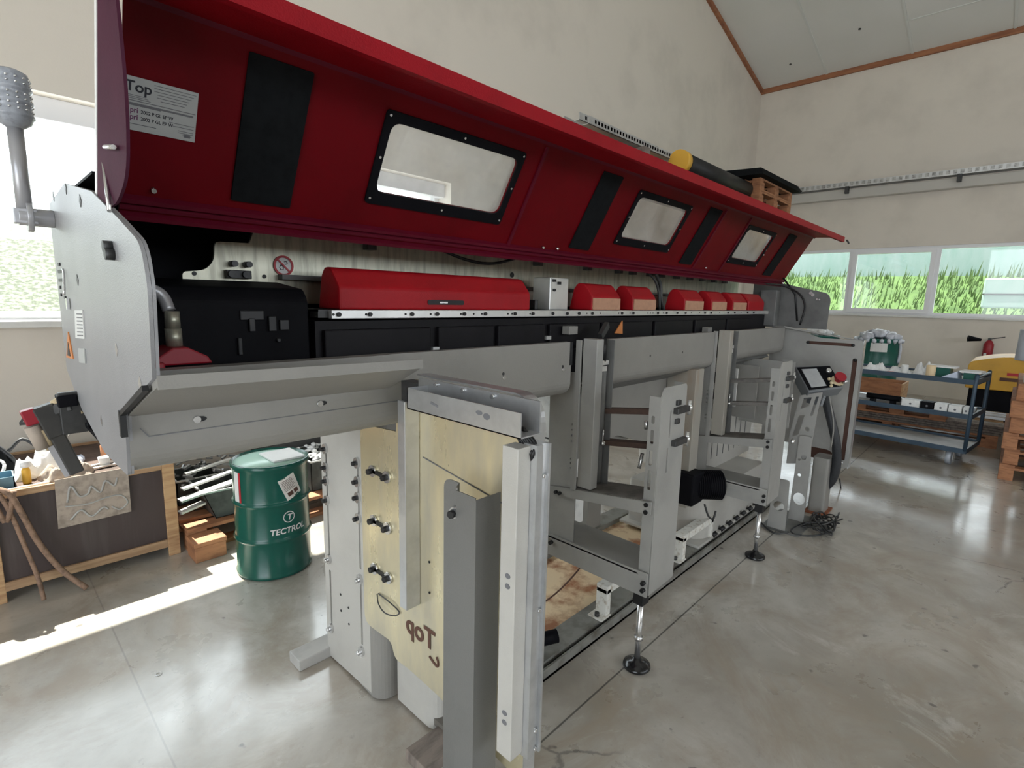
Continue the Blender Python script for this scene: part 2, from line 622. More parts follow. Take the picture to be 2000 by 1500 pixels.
    def _from(self, cu, mtx):
        o = bpy.data.objects.new('tmp', cu)
        COL.objects.link(o)
        dg = bpy.context.evaluated_depsgraph_get()
        dg.update()
        me = bpy.data.meshes.new_from_object(o.evaluated_get(dg))
        me.transform(mtx)
        self.bm.from_mesh(me)
        bpy.data.objects.remove(o)
        bpy.data.curves.remove(cu)
        bpy.data.meshes.remove(me)

    def sheet(self, axis, a, t, outer, holes=()):
        """plate in the plane axis = a (thickness t), outline and holes in the two other axes"""
        m = {'x': Matrix(((0, 0, 1, a), (1, 0, 0, 0), (0, 1, 0, 0), (0, 0, 0, 1))),
             'y': Matrix(((1, 0, 0, 0), (0, 0, -1, a), (0, 1, 0, 0), (0, 0, 0, 1))),
             'z': Matrix(((1, 0, 0, 0), (0, 1, 0, 0), (0, 0, 1, a), (0, 0, 0, 1)))}[axis]
        return self.curve2d([outer] + list(holes), m, t)


def rpoly(pts, r, n=5):
    """polygon with rounded corners; r a number or a list"""
    out = []
    N_ = len(pts)
    for i, p in enumerate(pts):
        rr = r[i] if isinstance(r, (list, tuple)) else r
        if rr <= 0:
            out.append(tuple(p))
            continue
        p = Vector(p).to_2d() if len(p) > 2 else Vector(p)
        a = (Vector(pts[i - 1][:2]) - p)
        b = (Vector(pts[(i + 1) % N_][:2]) - p)
        la, lb = a.length, b.length
        a.normalize()
        b.normalize()
        k = min(rr, la * .49, lb * .49)
        for j in range(n + 1):
            t = j / n
            q = (p + a * k) * (1 - t) ** 2 + p * 2 * t * (1 - t) + (p + b * k) * t * t
            out.append((q.x, q.y))
    return out


def rect(a0, b0, a1, b1, r=0.0, n=5):
    q = [(a0, b0), (a1, b0), (a1, b1), (a0, b1)]
    return rpoly(q, r, n) if r else q


def circ(a, b, r, n=16, e=1.0):
    return [(a + r * math.cos(2 * PI * k / n), b + r * e * math.sin(2 * PI * k / n)) for k in range(n)]


WL = {}


def tag(o, label=None, cat=None, group=None, kind=None):
    if label: o['label'] = label
    if cat: o['category'] = cat
    if group: o['group'] = group
    if kind: o['kind'] = kind
    return o


def obj(name, mb, m, parent=None, bev=0.0, label=None, origin=None, smooth=False):
    me = bpy.data.meshes.new(name)
    bmesh.ops.recalc_face_normals(mb.bm, faces=mb.bm.faces)
    if smooth:
        for f in mb.bm.faces: f.smooth = True
    mb.bm.to_mesh(me)
    mb.bm.free()
    if parent is not None:
        loc = WL[parent.name]
    elif origin is not None:
        loc = Vector(origin)
    else:
        loc = Vector((0, 0, 0))
    me.transform(Matrix.Translation(-loc))
    o = bpy.data.objects.new(name, me)
    COL.objects.link(o)
    me.materials.append(M[m])
    if parent is not None:
        o.parent = parent
    else:
        o.location = loc
    WL[o.name] = loc
    if bev:
        b = o.modifiers.new('bevel', 'BEVEL')
        b.width = bev
        b.segments = 2
        b.limit_method = 'ANGLE'
        b.angle_limit = math.radians(40)
    if label: o['label'] = label
    return o


def split_obj(name, mb, m, parent, bev=0.0, label=None):
    bm = mb.bm
    seen, out = set(), []
    bm.verts.ensure_lookup_table()
    for v in bm.verts:
        if v in seen: continue
        st, isl = [v], []
        seen.add(v)
        while st:
            q = st.pop()
            isl.append(q)
            for e in q.link_edges:
                o2 = e.other_vert(q)
                if o2 not in seen:
                    seen.add(o2)
                    st.append(o2)
        out.append(isl)
    res = None
    for isl in out:
        nb = MB()
        mp = {q: nb.bm.verts.new(q.co) for q in isl}
        fs = set(f for q in isl for f in q.link_faces)
        for f in fs:
            nf = nb.bm.faces.new([mp[q] for q in f.verts])
            nf.smooth = f.smooth
        res = obj(name, nb, m, parent, bev, label)
    return res


def thing(name, label, cat, loc, group=None):
    o = bpy.data.objects.new(name, None)
    COL.objects.link(o)
    o.location = loc
    o.empty_display_size = 0.1
    WL[o.name] = Vector(loc)
    return tag(o, label, cat, group)


def single(name, mb, m, label, cat, group=None, bev=0.0, smooth=False):
    vs = [v.co for v in mb.bm.verts]
    lo = [min(v[i] for v in vs) for i in range(3)]
    hi = [max(v[i] for v in vs) for i in range(3)]
    o = obj(name, mb, m, None, bev, None, ((lo[0] + hi[0]) / 2, (lo[1] + hi[1]) / 2, lo[2]), smooth)
    return tag(o, label, cat, group)


def struct(name, mb, m, parent=None, bev=0.0):
    o = obj(name, mb, m, parent, bev)
    if parent is None:
        o['kind'] = 'structure'
    return o


def copy_tree(o, loc, label=None, rotz=None, scale=None):
    r = o.copy()
    COL.objects.link(r)
    r.location = loc
    if rotz is not None: r.rotation_euler = (0, 0, rotz)
    if scale is not None: r.scale = scale
    if label: r['label'] = label
    for ch in [c for c in list(bpy.data.objects) if c.parent == o]:
        c = ch.copy()
        COL.objects.link(c)
        c.parent = r
        for g in [k for k in list(bpy.data.objects) if k.parent == ch]:
            d = g.copy()
            COL.objects.link(d)
            d.parent = c
    return r


def V2(p, a, b):
    return (p[a], p[b])


#@@SETTING
# ------------------------------------------------------------------ the setting
struct('floor', MB().box(XL - .3, XR + .3, YF - .3, BY + .3, -0.2, 0), 'floor')

RX = (XL + XR) / 2                         # ridge
EZ = 5.74                                  # eaves height
SL = 0.248
RZ = EZ + SL * (XR - RX)
# back gable wall with its window band
BW0, BW1, BWZ0, BWZ1 = -3.8, 3.55, 1.30, 2.64
struct('wall_back', MB().sheet('y', BY + .18, .36, [(XL, 0), (XR, 0), (XR, EZ), (RX, RZ), (XL, EZ)],
                               [rect(BW0, BWZ0, BW1, BWZ1)]), 'wall')
struct('wall_front', MB().sheet('y', YF - .18, .36, [(XL, 0), (XR, 0), (XR, EZ), (RX, RZ), (XL, EZ)],
                                [rect(-1.5, 1.8, 7.5, 3.4)]), 'wall')  # window opening out of view, added to let daylight in
RW0, RW1, RWZ0, RWZ1 = -2.6, 3.62, 1.385, 2.57
struct('wall_right', MB().sheet('x', XR + .18, .36, [(YF, 0), (BY, 0), (BY, EZ), (YF, EZ)],
                                [rect(RW0, RWZ0, RW1, RWZ1)]), 'wall')
struct('wall_left', MB().sheet('x', XL - .18, .36, [(YF, 0), (BY, 0), (BY, EZ), (YF, EZ)],
                               [rect(-3.5, 0.001, 1.1, 3.8)]), 'wall')  # gate opening out of view, added to let skylight in
T_ = .12
c_ = MB()
c_.hull8([(XR + .5, YF - .5, EZ - SL * .5), (XR + .5, BY + .5, EZ - SL * .5), (RX, BY + .5, RZ), (RX, YF - .5, RZ)],
         [(XR + .5, YF - .5, EZ - SL * .5 + T_), (XR + .5, BY + .5, EZ - SL * .5 + T_), (RX, BY + .5, RZ + T_), (RX, YF - .5, RZ + T_)])
c_.hull8([(XL - .5, YF - .5, EZ - SL * .5), (XL - .5, BY + .5, EZ - SL * .5), (RX, BY + .5, RZ), (RX, YF - .5, RZ)],
         [(XL - .5, YF - .5, EZ - SL * .5 + T_), (XL - .5, BY + .5, EZ - SL * .5 + T_), (RX, BY + .5, RZ + T_), (RX, YF - .5, RZ + T_)])
cl = struct('ceiling', c_, 'ceiling')
# pale strips over the panel joints
cz = lambda x: EZ + SL * (XR - x)
s_ = MB()
for y in (3.14, 1.86, 0.60, -0.67, -1.94, -3.21):
    s_.bar((XR, y, cz(XR) - .004), (RX, y, cz(RX) - .004), .035, .012)
for x, y0, y1 in ((10.72, 1.86, -.67), (7.9, 4.3, 1.86), (9.3, 0.6, -2), (6.6, 1.86, -.67)):
    s_.bar((x, y0, cz(x) - .004), (x, y1, cz(x) - .004), .03, .012)
struct('ceiling_seams', s_, 'seam')['kind'] = 'structure'
sc_ = MB()
for x, y in ((11.0, 3.62), (10.6, 2.47), (10.05, 1.2)):
    sc_.cyl((x, y, cz(x) - .012), (x, y, cz(x) + .004), .02, n=10)
struct('ceiling_screws', sc_, 'dark_steel')
# wooden trim where ceiling meets the walls
t1 = MB().bar((XR - .02, BY, EZ - .03), (XR - .02, YF, EZ - .03), .05, .085)
struct('trim_1', t1, 'trim_wood')
t2 = MB().bar((XR, BY - .02, cz(XR) - .03), (RX, BY - .02, cz(RX) - .03), .05, .085)
struct('trim_2', t2, 'trim_wood')


def window_band(idx, axis, wall, a0, a1, z0, z1, mull, inward, sash):
    """white plastic frames set in the wall opening"""
    m = MB()
    d0, d1 = (wall, wall + .07 * 1) if axis == 'x' else (wall, wall + .07)

    def B(p0, p1, q0, q1, e0=d0, e1=d1):
        if axis == 'x': m.box(e0, e1, p0, p1, q0, q1)
        else: m.box(p0, p1, e0, e1, q0, q1)
    fw = .055
    eq = [a0 + fw] + sum([[q - .04, q + .04] for q in mull], []) + [a1 - fw]
    m.sheet(axis, (d0 + d1) / 2, d1 - d0, rect(a0, z0, a1, z1), [rect(eq[k], z0 + fw, eq[k + 1], z1 - fw) for k in range(0, len(eq), 2)])
    ed = [a0 + fw] + sum([[q - .04, q + .04] for q in mull], []) + [a1 - fw]
    for k in range(0, len(ed), 2):
        if (k // 2) in sash:
            e0, e1 = ed[k], ed[k + 1]
            dd = (d0 - .03, d1 - .02)
            m.sheet(axis, (dd[0] + dd[1]) / 2, dd[1] - dd[0], rect(e0 - .02, z0 + fw - .02, e1 + .02, z1 - fw + .02), [rect(e0 + .05, z0 + fw + .05, e1 - .05, z1 - fw - .05)])
    fo = struct('window_%d' % idx, m, 'white_frame', None, .006)
    g = MB()
    gm = (d0 + d1) / 2
    if axis == 'x': g.box(gm, gm + .006, a0 + .02, a1 - .02, z0 + .02, z1 - .02)
    else: g.box(a0 + .02, a1 - .02, gm, gm + .006, z0 + .02, z1 - .02)
    struct('window_pane', g, 'window_glass', fo)
    return fo


w1 = window_band(1, 'y', BY + .20, BW0, BW1, BWZ0, BWZ1, (-2.4, -1.0, 1.0, 2.3), 1, ())
sl = MB().box(BW0, BW1, BY - .05, BY + .36, BWZ0 - .035, BWZ0 + .005)
struct('window_sill', sl, 'sill_stone', w1, .004)
hd = MB().box(BW0, BW1, BY + .10, BY + .199, BWZ1 - .13, BWZ1)       # roller shutter box above the frames
struct('shutter_box', hd, 'white_frame', w1, .004)
w2 = window_band(2, 'x', XR + .03, RW0, RW1, RWZ0, RWZ1, (-1.4, -0.12, 1.13, 2.39), 1, (3,))
hnd = MB().box(XR - .05, XR - .02, 1.20, 1.225, 1.93, 2.07)
hnd.cyl((XR - .02, 1.212, 2.0), (XR - .06, 1.212, 2.0), .02, n=10)
struct('window_handle', hnd, 'white_paint', w2)
sl2 = MB().box(XR - .04, XR + .3, RW0, RW1, RWZ0 - .035, RWZ0)
struct('window_sill', sl2, 'sill_stone', w2, .004)

# outside: grass bank rising behind the right windows, pale field behind the back window
g_ = MB()
g_.hull8([(XR + 1.2, -14, -.1), (XR + 1.2, 14, -.1), (XR + 4.2, 14, 2.35), (XR + 4.2, -14, 2.15)],
         [(XR + 1.2, -14, -.6), (XR + 1.2, 14, -.6), (XR + 4.2, 14, -.6), (XR + 4.2, -14, -.6)])
gbk = o = single('grass_bank', g_, 'grass', 'green grassy bank outside the right-hand window band', 'grass')
o['kind'] = 'stuff'
g_ = MB()
random.seed(3)
for k in range(6000):
    t = random.random()
    x = XR + 1.9 + 2.3 * t
    y = random.uniform(-3.5, 9.5)
    z = -.1 + 2.3 * (x - XR - 1.2) / 3.0
    h = random.uniform(.06, .22) + .25 * t * random.random()
    dx, dy = random.uniform(-.06, .06), random.uniform(-.12, .02)
    wd = random.uniform(.012, .03)
    g_.poly([(x, y - wd, z - .02), (x, y + wd, z - .02), (x + dx, y + dy, z + h)])
WL[gbk.name] = gbk.location.copy()
o = obj('grass_blades', g_, 'grass', gbk)
o['kind'] = 'stuff'
f_ = MB().box(XR + 5.2, XR + 5.3, -14, 16, 1.2, 3.05)
single('pale_backdrop', f_, 'pale_mint', 'long pale mint surface beyond the grass bank outside the right windows', 'fence')  # plain pale slab added beyond the bank for the panes' mint upper part
h_ = MB().box(XR + 2.4, XR + 2.5, -1.25, .62, 1.45, 2.18)
gh = thing('parked_trailer', 'pale box trailer side seen through the rightmost window pane', 'trailer', (XR + 2.45, -.4, 1.4))
obj('side_panel', MB().box(XR + 2.3, XR + 2.5, -1.6, .58, 1.55, 2.12), 'pale_mint', gh, .03)
obj('dark_strip', MB().box(XR + 2.285, XR + 2.3, -1.6, .58, 1.80, 1.825), 'dark_steel', gh)
b_ = MB()
b_.hull8([(-16, BY + 3.5, -.1), (11.5, BY + 3.5, -.1), (11.5, BY + 9, 2.9), (-16, BY + 9, 2.9)],
         [(-16, BY + 3.5, -.6), (11.5, BY + 3.5, -.6), (11.5, BY + 9, -.6), (-16, BY + 9, -.6)])
o = single('pale_hillside', b_, 'grass_pale', 'sunlit pale hillside outside the left back window', 'hillside')
o['kind'] = 'stuff'
single('yard_paving', MB().box(XL - 12, XL - .4, -12, 8, -.25, -.02), 'sill_stone', 'pale yard outside the added gate opening', 'yard')['kind'] = 'structure'

# cable tray and duct along the right wall
dct = MB().box(XR - .16, XR - .0, YF + .1, BY - .01, 3.46, 3.62)
struct('trim_3', dct, 'duct', None, .01)
ct = thing('cable_tray', 'galvanised perforated cable tray running along the right wall above the windows', 'cable tray', (XR - .1, -1, 3.66))
trm = MB()
trm.box(XR - .22, XR - .215, YF + .2, BY - .05, 3.66, 3.74)
trm.box(XR - .22, XR - .02, YF + .2, BY - .05, 3.655, 3.66)
obj('tray_channel', trm, 'galvanised', ct)
lad = MB()
y = 3.9
while y > -2.5:
    lad.box(XR - .226, XR - .222, y, y + .05, 3.672, 3.728)
    y -= .09
lo = obj('tray_slots', lad, 'steel_scrap', ct)
lo['kind'] = 'stuff'
for y in (2.55, .98):
    obj('bracket', MB().box(XR - .24, XR - .16, y - .03, y + .03, 3.54, 3.66), 'dark_steel', ct)

#@@MACHINE
# ------------------------------------------------------------------ the bar feeder
BF = thing('bar_feeder', 'long grey machine with an open dark red hood standing on steel floor rails', 'machine', (2.5, 1.5, 0))


SPLIT = dict(bolts='bolt', adjusting_screw='adjusting_screw', arm_bracket='arm_bracket', cabinet_bolts='bolt', cabinet_screws='screw', guide_blocks='guide_block', frame_screws='screw',
             hinge='hinge', hood_ribs='hood_rib', mechanism='mechanism', drive_pulley='pulley', buttons='button', keyholes='keyhole', holes='hole', connector='connector',
             aluminium_block='aluminium_block', wiring='wire', cables='cable', louvres='louvre', hood_beads='hood_bead', cap_screw='cap_screw', channel_slots='slot', ink_dots='hole',
             edge_strip='edge_strip', rail_holes='hole', under_tray='under_tray', cabinet_ribs='rib', clevis='clevis')


def part(name, mb, m, parent=None, bev=0.0, label=None, smooth=False):
    if name in SPLIT:
        return split_obj(SPLIT[name], mb, m, parent or BF, bev, label)
    return obj(name, mb, m, parent or BF, bev, label, None, smooth)


# base tray and rails
part('base_rail', MB().box(1.0, 4.45, 1.18, 1.30, 0, .012).box(1.0, 4.45, 1.18, 1.19, 0, .05).box(1.0, 4.45, 1.21, 1.32, .03, .055), 'rail_grey')
part('base_rail', MB().box(1.0, 4.45, 1.78, 1.90, 0, .06), 'rail_grey', bev=.004)
part('drip_tray', MB().box(1.02, 4.42, 1.32, 1.78, 0.0, .03), 'rust_tray')
part('crossmember', MB().box(2.35, 2.47, 1.32, 1.78, .03, .058), 'rail_grey')
for x in (1.93, 2.70):
    lug = MB()
    yy0, yy1 = 1.205, 1.265
    lug.box(x, x + .035, yy0, yy1, .055, .19).box(x + .37, x + .405, yy0, yy1, .055, .19)
    lug.box(x, x + .405, yy0, yy1, .165, .205)
    lug.box(x - .05, x + .03, yy0 - .01, yy1 + .01, .055, .063)
    l_ = part('lifting_lug', lug, 'lug_paint', bev=.006)
    b_ = MB().cyl((x - .03, 1.235, .062), (x - .03, 1.235, .08), .012, n=6)
    part('lug_bolt', b_, 'dark_steel', l_)

# end pedestal (grey slotted plate, bent away at its front edge)
slots = [rect(1.877, .165, 1.890, .40), rect(1.877, .46, 1.890, .90), rect(1.637, .19, 1.650, .44), rect(1.637, .50, 1.650, .90)]
pl = MB().sheet('x', .938, .012, [(1.925, 0.005), (1.925, 1.115), (1.585, 1.115), (1.585, .02)], slots)
PED = part('pedestal_plate', pl, 'plate_paint', label='light grey slotted end plate')
part('slot_backing', MB().box(.946, .949, 1.60, 1.91, .1, .95), 'slot_brown', PED)
pc = MB()
cpts = []
for k in range(9):
    a = PI + (PI / 2) * k / 8
    cpts.append((.992 + .06 * math.cos(a), 1.585 + .06 * math.sin(a)))
for k in range(7):
    a = PI / 2 * k / 6
    cpts.append((1.03 + .10 * math.sin(a), 1.525 - .0 - .05 * (1 - math.cos(a))))
cpts += [(1.2, 1.46), (1.2, 1.92), (.945, 1.92)]
pc.prism('z', [(p[0], p[1]) for p in cpts], 0.008, 1.115)
part('pedestal', pc, 'grey_paint')
pb = MB().prism('z', rpoly([(.99, 1.50), (.99, 1.275), (1.30, 1.275), (1.30, 1.50)], [0, .05, 0, 0]), 0.01, .36)
part('pedestal_foot', pb, 'plate_paint', bev=.004)
# screws with oval washers in the slots
sc = [(1.882, .91), (1.882, .835), (1.882, .78), (1.882, .70), (1.882, .45), (1.882, .145),
      (1.643, .91), (1.643, .84), (1.643, .78), (1.643, .70), (1.643, .46), (1.643, .165)]
for i, (y, z) in enumerate(sc):
    m_ = MB().prism('x', circ(y, z, .0165, 16, 1.25), .922, .932)
    w_ = part('washer', m_, 'steel', PED)
    n_ = MB().cyl((.922, y, z), (.908, y, z), .009, n=6)
    part('screw', n_, 'black' if (i % 6) < 4 else 'steel', PED)
hb = MB()
for y, z in ((1.80, .33), (1.74, .30), (1.80, .26), (1.74, .23)):
    hb.cyl((.9325, y, z), (.930, y, z), .005, n=8)
part('holes', hb, 'black', PED)

# zinc panel in front of it
po = rpoly([(1.585, 1.075), (1.585, .335), (1.50, .29), (1.43, .355), (1.37, .33), (1.345, .25), (1.26, .22), (1.17, .30), (.775, .30), (.775, 1.30), (1.34, 1.30), (1.34, 1.085), (1.50, 1.085), (1.50, 1.075)],
           [0, .05, .0, .05, .04, .04, .04, .0, 0, .03, 0, .02, 0, 0])
_q = [P(px, py, x=.905) for px, py in ((705, 848), (714, 1213), (737, 1232), (766, 1252), (772, 1285), (800, 1306), (855, 1356))]
po = rpoly([(1.57, 1.07)] + [(v.y, v.z) for v in _q[1:]] + [(.775, .235), (.775, 1.262), (1.255, 1.262), (1.355, 1.13), (1.355, 1.085)],
           [0, .04, .05, .05, .05, .03, 0, .03, .05, 0, 0, 0])
sh = MB().sheet('x', .905, .006, po, [])
ZP = part('front_panel', sh, 'zinc', label='yellowish zinc sheet panel with a cut-out logo')
seam = MB().bar((.9005, 1.215, 1.035), (.9005, .845, .985), .0012, .003)
part('scratch', seam, 'ink_soft', ZP)
for (y, z) in ((1.49, .925), (1.49, .75), (1.49, .575)):
    s_ = MB().bar((.9, y, z), (.9, y - .085, z - .003), .012, .012)
    part('slot', s_, 'black', ZP)
    for yy in (y, y - .085):
        q = MB().cyl((.901, yy, z), (.894, yy, z), .020, n=18)
        part('washer', q, 'steel', ZP)
        q = MB().cyl((.894, yy, z), (.878, yy, z), .0105, n=6)
        part('bolt_head', q, 'black', ZP)
part('cable_loop', MB().tube([(.899, 1.478, .485), (.89, 1.455, .462), (.885, 1.41, .452), (.89, 1.36, .462), (.899, 1.345, .478), (.895, 1.39, .492), (.899, 1.47, .490)], .0022), 'dark_steel', ZP)
part('cable_loop', MB().tube([(.96, 1.50, .33), (.955, 1.495, .29), (.955, 1.46, .255), (.96, 1.42, .245)], .003), 'black', ZP)
# mirrored logo cut in the sheet
mt = Matrix(((0, 0, 1, .9005), (1, 0, 0, 1.158), (0, 1, 0, .430), (0, 0, 0, 1)))
lg = MB().text('Top', .092, mt, .0006, bold=True)
lg.tube([(.901, 1.150, .418), (.901, 1.143, .405), (.901, 1.146, .388), (.901, 1.165, .392), (.901, 1.185, .402)], .004, 6)
part('logo_cutout', lg, 'slot_brown', ZP)
# top channel of the panel
tc_ = MB()
tc_.box(.80, .87, .735, 1.148, 1.205, 1.208)
tc_.box(.80, .803, .735, 1.148, 1.205, 1.262)
tc_.box(.868, .872, .74, 1.19, 1.205, 1.278)
tc_.box(.80, .87, 1.145, 1.148, 1.205, 1.262)
TC = part('cable_channel', tc_, 'galvanised')
rim = MB()
arc = [(.77 - .0 + 0, 0)]
prof = []
for k in range(9):
    a = PI / 2 * k / 8
    prof.append((.835 - .065 * math.sin(a), 1.218 + .065 * math.cos(a)))
prof += [(.770, .28), (.774, .28)]
for k in range(9):
    a = PI / 2 * (8 - k) / 8
    prof.append((.835 - .061 * math.sin(a), 1.218 + .061 * math.cos(a)))
prof += [(1.22, 1.279), (1.22, 1.283)]
rim.prism('x', prof, .885, .925)
part('edge_rim', rim, 'galvanised', label='bent galvanised rim with rounded corner')
for y in (1.11, 1.0, .89):
    part('rivet', MB().cyl((.868, y, 1.268), (.862, y, 1.268), .006, n=10), 'steel', TC)
    part('rivet', MB().cyl((.902, y, 1.178), (.894, y, 1.178), .004, n=10), 'steel', TC)
part('channel_slots', MB().prism('x', circ(.865, 1.242, .011, 12, .5), .7993, .7999).prism('x', circ(.84, 1.237, .011, 12, .7), .7993, .7999)
     .bar((.7996, 1.045, 1.238), (.7996, 1.015, 1.232), .001, .006), 'ink_soft', TC)
part('lower_lip', MB().box(.870, .900, .80, 1.20, 1.190, 1.194).box(.868, .871, .80, 1.20, 1.180, 1.206), 'aluminium', TC)
cb = MB()
random.seed(11)
for k in range(7):
    y0 = .745 + .004 * k
    cb.tube([(.85, y0 + .03, 1.215), (.855, y0 - .005, 1.185 - .008 * k), (.84, y0 - .012 + .003 * k, 1.165), (.855, y0 + .01, 1.13)], .0045, 6)
part('cables', cb, 'black', TC)
# vertical strip at the panel's left
vs = MB()
vs.box(.850, .901, 1.232, 1.268, .555, 1.205)
part('vertical_strip', vs, 'galvanised', bev=.002)
part('corner_block', MB().box(.86, .90, 1.19, 1.262, 1.205, 1.262), 'dark_steel')
part('ink_dots', MB().cyl((.901, 1.185, .715), (.8995, 1.185, .715), .004, n=8).cyl((.901, 1.185, .615), (.8995, 1.185, .615), .004, n=8), 'black', ZP)

# upright 1: bent angle with a rounded top
up = MB()
up.prism('x', rpoly([(.992, .03), (.992, 1.055), (.935, 1.055), (.935, .03)], [0, .035, 0, 0]), .800, .803)
up.prism('z', [(.800, .936), (.800, .933), (.782, .918), (.779, .921)], .03, 1.052)
up.prism('z', [(.779, .921), (.782, .921), (.782, .852), (.779, .852)], .03, 1.045)
up.box(.779, .86, .849, .852, .03, 1.04)
U1 = part('upright', up, 'upright_grey', label='grey folded upright with a long slot')
part('upright_slot', MB().bar((.7895, .9275, .50), (.7895, .9275, 1.02), .004, .007, (0, 1, 0)), 'slot_brown', U1)
part('slot_bolt', MB().cyl((.797, .935, .985), (.780, .929, .985), .014, n=16), 'steel', U1)
part('bolt_head', MB().cyl((.785, .931, .985), (.765, .925, .985), .010, n=6), 'black', U1)
up = MB()
up.box(.80, .842, .740, .788, .41, 1.182)
U2 = part('cable_upright', up, 'plate_paint', bev=.002, label='pale square upright carrying the cables')
part('upright_rail', MB().box(.842, .885, .728, .762, .40, 1.185).box(.842, .862, .722, .728, .40, 1.185).box(.878, .885, .718, .728, .40, 1.185), 'galvanised', U2)
for z in (.88, .855, .53, .505):
    part('slot', MB().prism('x', circ(.762, z, .008, 12, .8), .7988, .7998), 'ink_soft', U2)
for z in (1.11, .78, .46, .41):
    part('rivet', MB().cyl((.871, .729, z), (.871, .722, z), .005, n=10), 'steel', U2)
# side closing plate beyond the panel edge
part('side_plate', MB().box(.905, 1.30, .74, .744, .30, 1.20), 'grey_dark') if False else None

# ---- left end plate of the long housing
EP = [(1.763, 1.76), (1.41, 1.70), (1.174, 1.625), (1.03, 1.575), (1.009, 1.506), (1.031, 1.355), (1.287, 1.258), (1.315, 1.113), (1.573, 1.105), (1.883, 1.163), (2.117, 1.255), (2.103, 1.743)]
ER = [.02, .0, .0, .05, .02, 0, 0, .01, .03, .0, .02, .03]
vents = [rect(2.01, z, 2.05 - .012 * k, z + .006) for k, z in ((0, 1.555), (0, 1.525), (-1, 1.497))]
ep = MB().sheet('x', .213, .006, rpoly(EP, ER), [])
EPO = part('end_plate', ep, 'end_paint', label='speckled pale grey end plate')
fl = MB()
EPr = rpoly(EP, ER)
inner = []
for i in range(len(EPr)):
    a, b = EPr[i], EPr[(i + 1) % len(EPr)]
    if (Vector(a) - Vector(b)).length < 1e-5: continue
    fl.hull8([(.2165, a[0], a[1]), (.2165, b[0], b[1]), (.2215, b[0], b[1]), (.2215, a[0], a[1])],
             [(.2165, a[0] * .997 + 1.5 * .003, a[1] * .997 + 1.45 * .003), (.2165, b[0] * .997 + 1.5 * .003, b[1] * .997 + 1.45 * .003),
              (.2215, b[0] * .997 + 1.5 * .003, b[1] * .997 + 1.45 * .003), (.2215, a[0] * .997 + 1.5 * .003, a[1] * .997 + 1.45 * .003)])
part('end_flange', fl, 'end_paint', EPO)
part('rubber_edge', MB().bar((.206, 1.065, 1.335), (.206, 1.28, 1.255), .010, .010).box(.20, .211, 1.278, 1.292, 1.205, 1.26), 'black', EPO)
# details on the end plate: louvers, screws, stickers
ev = MB()
for y0, y1, z in ((1.99, 2.03, 1.565), (1.965, 2.045, 1.545), (1.955, 2.05, 1.52), (2.03, 2.055, 1.50), (1.945, 1.975, 1.497), (2.03, 2.055, 1.478), (1.945, 1.975, 1.472)):
    ev.box(.2075, .2098, y0, y1, z, z + .0085)
part('louvres', ev, 'black', EPO)
for (px, py) in ((217, 482), (221, 497)):
    c = P(px, py, x=.208)
    part('cap_screw', MB().cyl((.2095, c.y, c.z), (.195, c.y, c.z), .011, n=10), 'dark_steel', EPO)
for (px, py) in ((150, 547), (226, 683), (272, 750), (197, 822), (127, 368), (155, 392), (103, 383)):
    c = P(px, py, x=.208)
    part('screw', MB().prism('x', [(c.y - .013, c.z), (c.y, c.z - .014), (c.y + .013, c.z), (c.y, c.z + .014)], .2088, .2099), 'steel' if py > 600 else 'dark_steel', EPO)
tp = [P(px, py, x=.208) for px, py in ((133, 648), (130, 698), (143, 701))]
part('warning_triangle', MB().prism('x', [(p.y, p.z) for p in tp], .207, .2097), 'sign_orange', EPO)
tp = [P(px, py, x=.208) for px, py in ((134, 668), (133, 694), (139, 696))]
part('warning_symbol', MB().prism('x', [(p.y, p.z) for p in tp], .206, .2069), 'black', EPO)
tp = [P(px, py, x=.208) for px, py in ((146, 606), (148, 660), (165, 662), (161, 606))]
st = part('sticker', MB().prism('x', [(p.y, p.z) for p in tp], .2072, .2097), 'label_white', EPO)
ln = MB()
for k in range(7):
    a, b = P(149.5 + .3 * k, 613 + 7 * k, x=.2068), P(160 + .3 * k, 613.5 + 7 * k, x=.2068)
    ln.bar(a, b, .0008, .003)
part('sticker_text', ln, 'ink_soft', EPO)
tp = [P(px, py, x=.208) for px, py in ((153, 680), (155, 708), (167, 710), (165, 681))]
part('sticker', MB().prism('x', [(p.y, p.z) for p in tp], .2072, .2097), 'label_grey', EPO)
c = P(127, 590, x=.2)
tg = MB().box(.202, .208, c.y - .010, c.y + .010, c.z - .02, c.z + .01)
tg.tube([(.2, c.y, c.z + .02), (.205, c.y + .015, c.z + .07), (.205, c.y + .02, c.z + .09)], .003, 6)
part('cable_gland', tg, 'steel', EPO)

# signal lamp on an arm at the rear of the end plate
arm = MB()
LY = 2.02
arm.cyl((.21, LY, 1.695), (.135, LY, 1.695), .024, n=20)
arm.cyl((.165, LY, 1.695), (.152, LY, 1.695), .040, n=20)
arm.box(.155 - .03, .175, LY - .02, LY + .02, 1.675, 1.715)
SL_ = part('signal_lamp', arm, 'lamp_tube', bev=.002, label='grey studded signal lamp on a bent stem')
part('lamp_stem', MB().cyl((.150, LY, 1.695), (.150, LY, 1.93), .0175, n=20), 'lamp_tube', SL_)
prof = [(.018, 1.925), (.036, 1.938), (.040, 1.948)]
for k in range(3):
    z = 1.95 + .034 * k
    prof += [(.041, z), (.045, z + .004), (.045, z + .008), (.041, z + .014), (.0405, z + .03)]
prof += [(.041, 2.052), (.038, 2.064), (.022, 2.072), (.005, 2.074)]
lens = MB().lathe((.150, LY, 0), prof, 28)
part('lamp_lens', lens, 'lamp_lens', SL_)
std = MB()
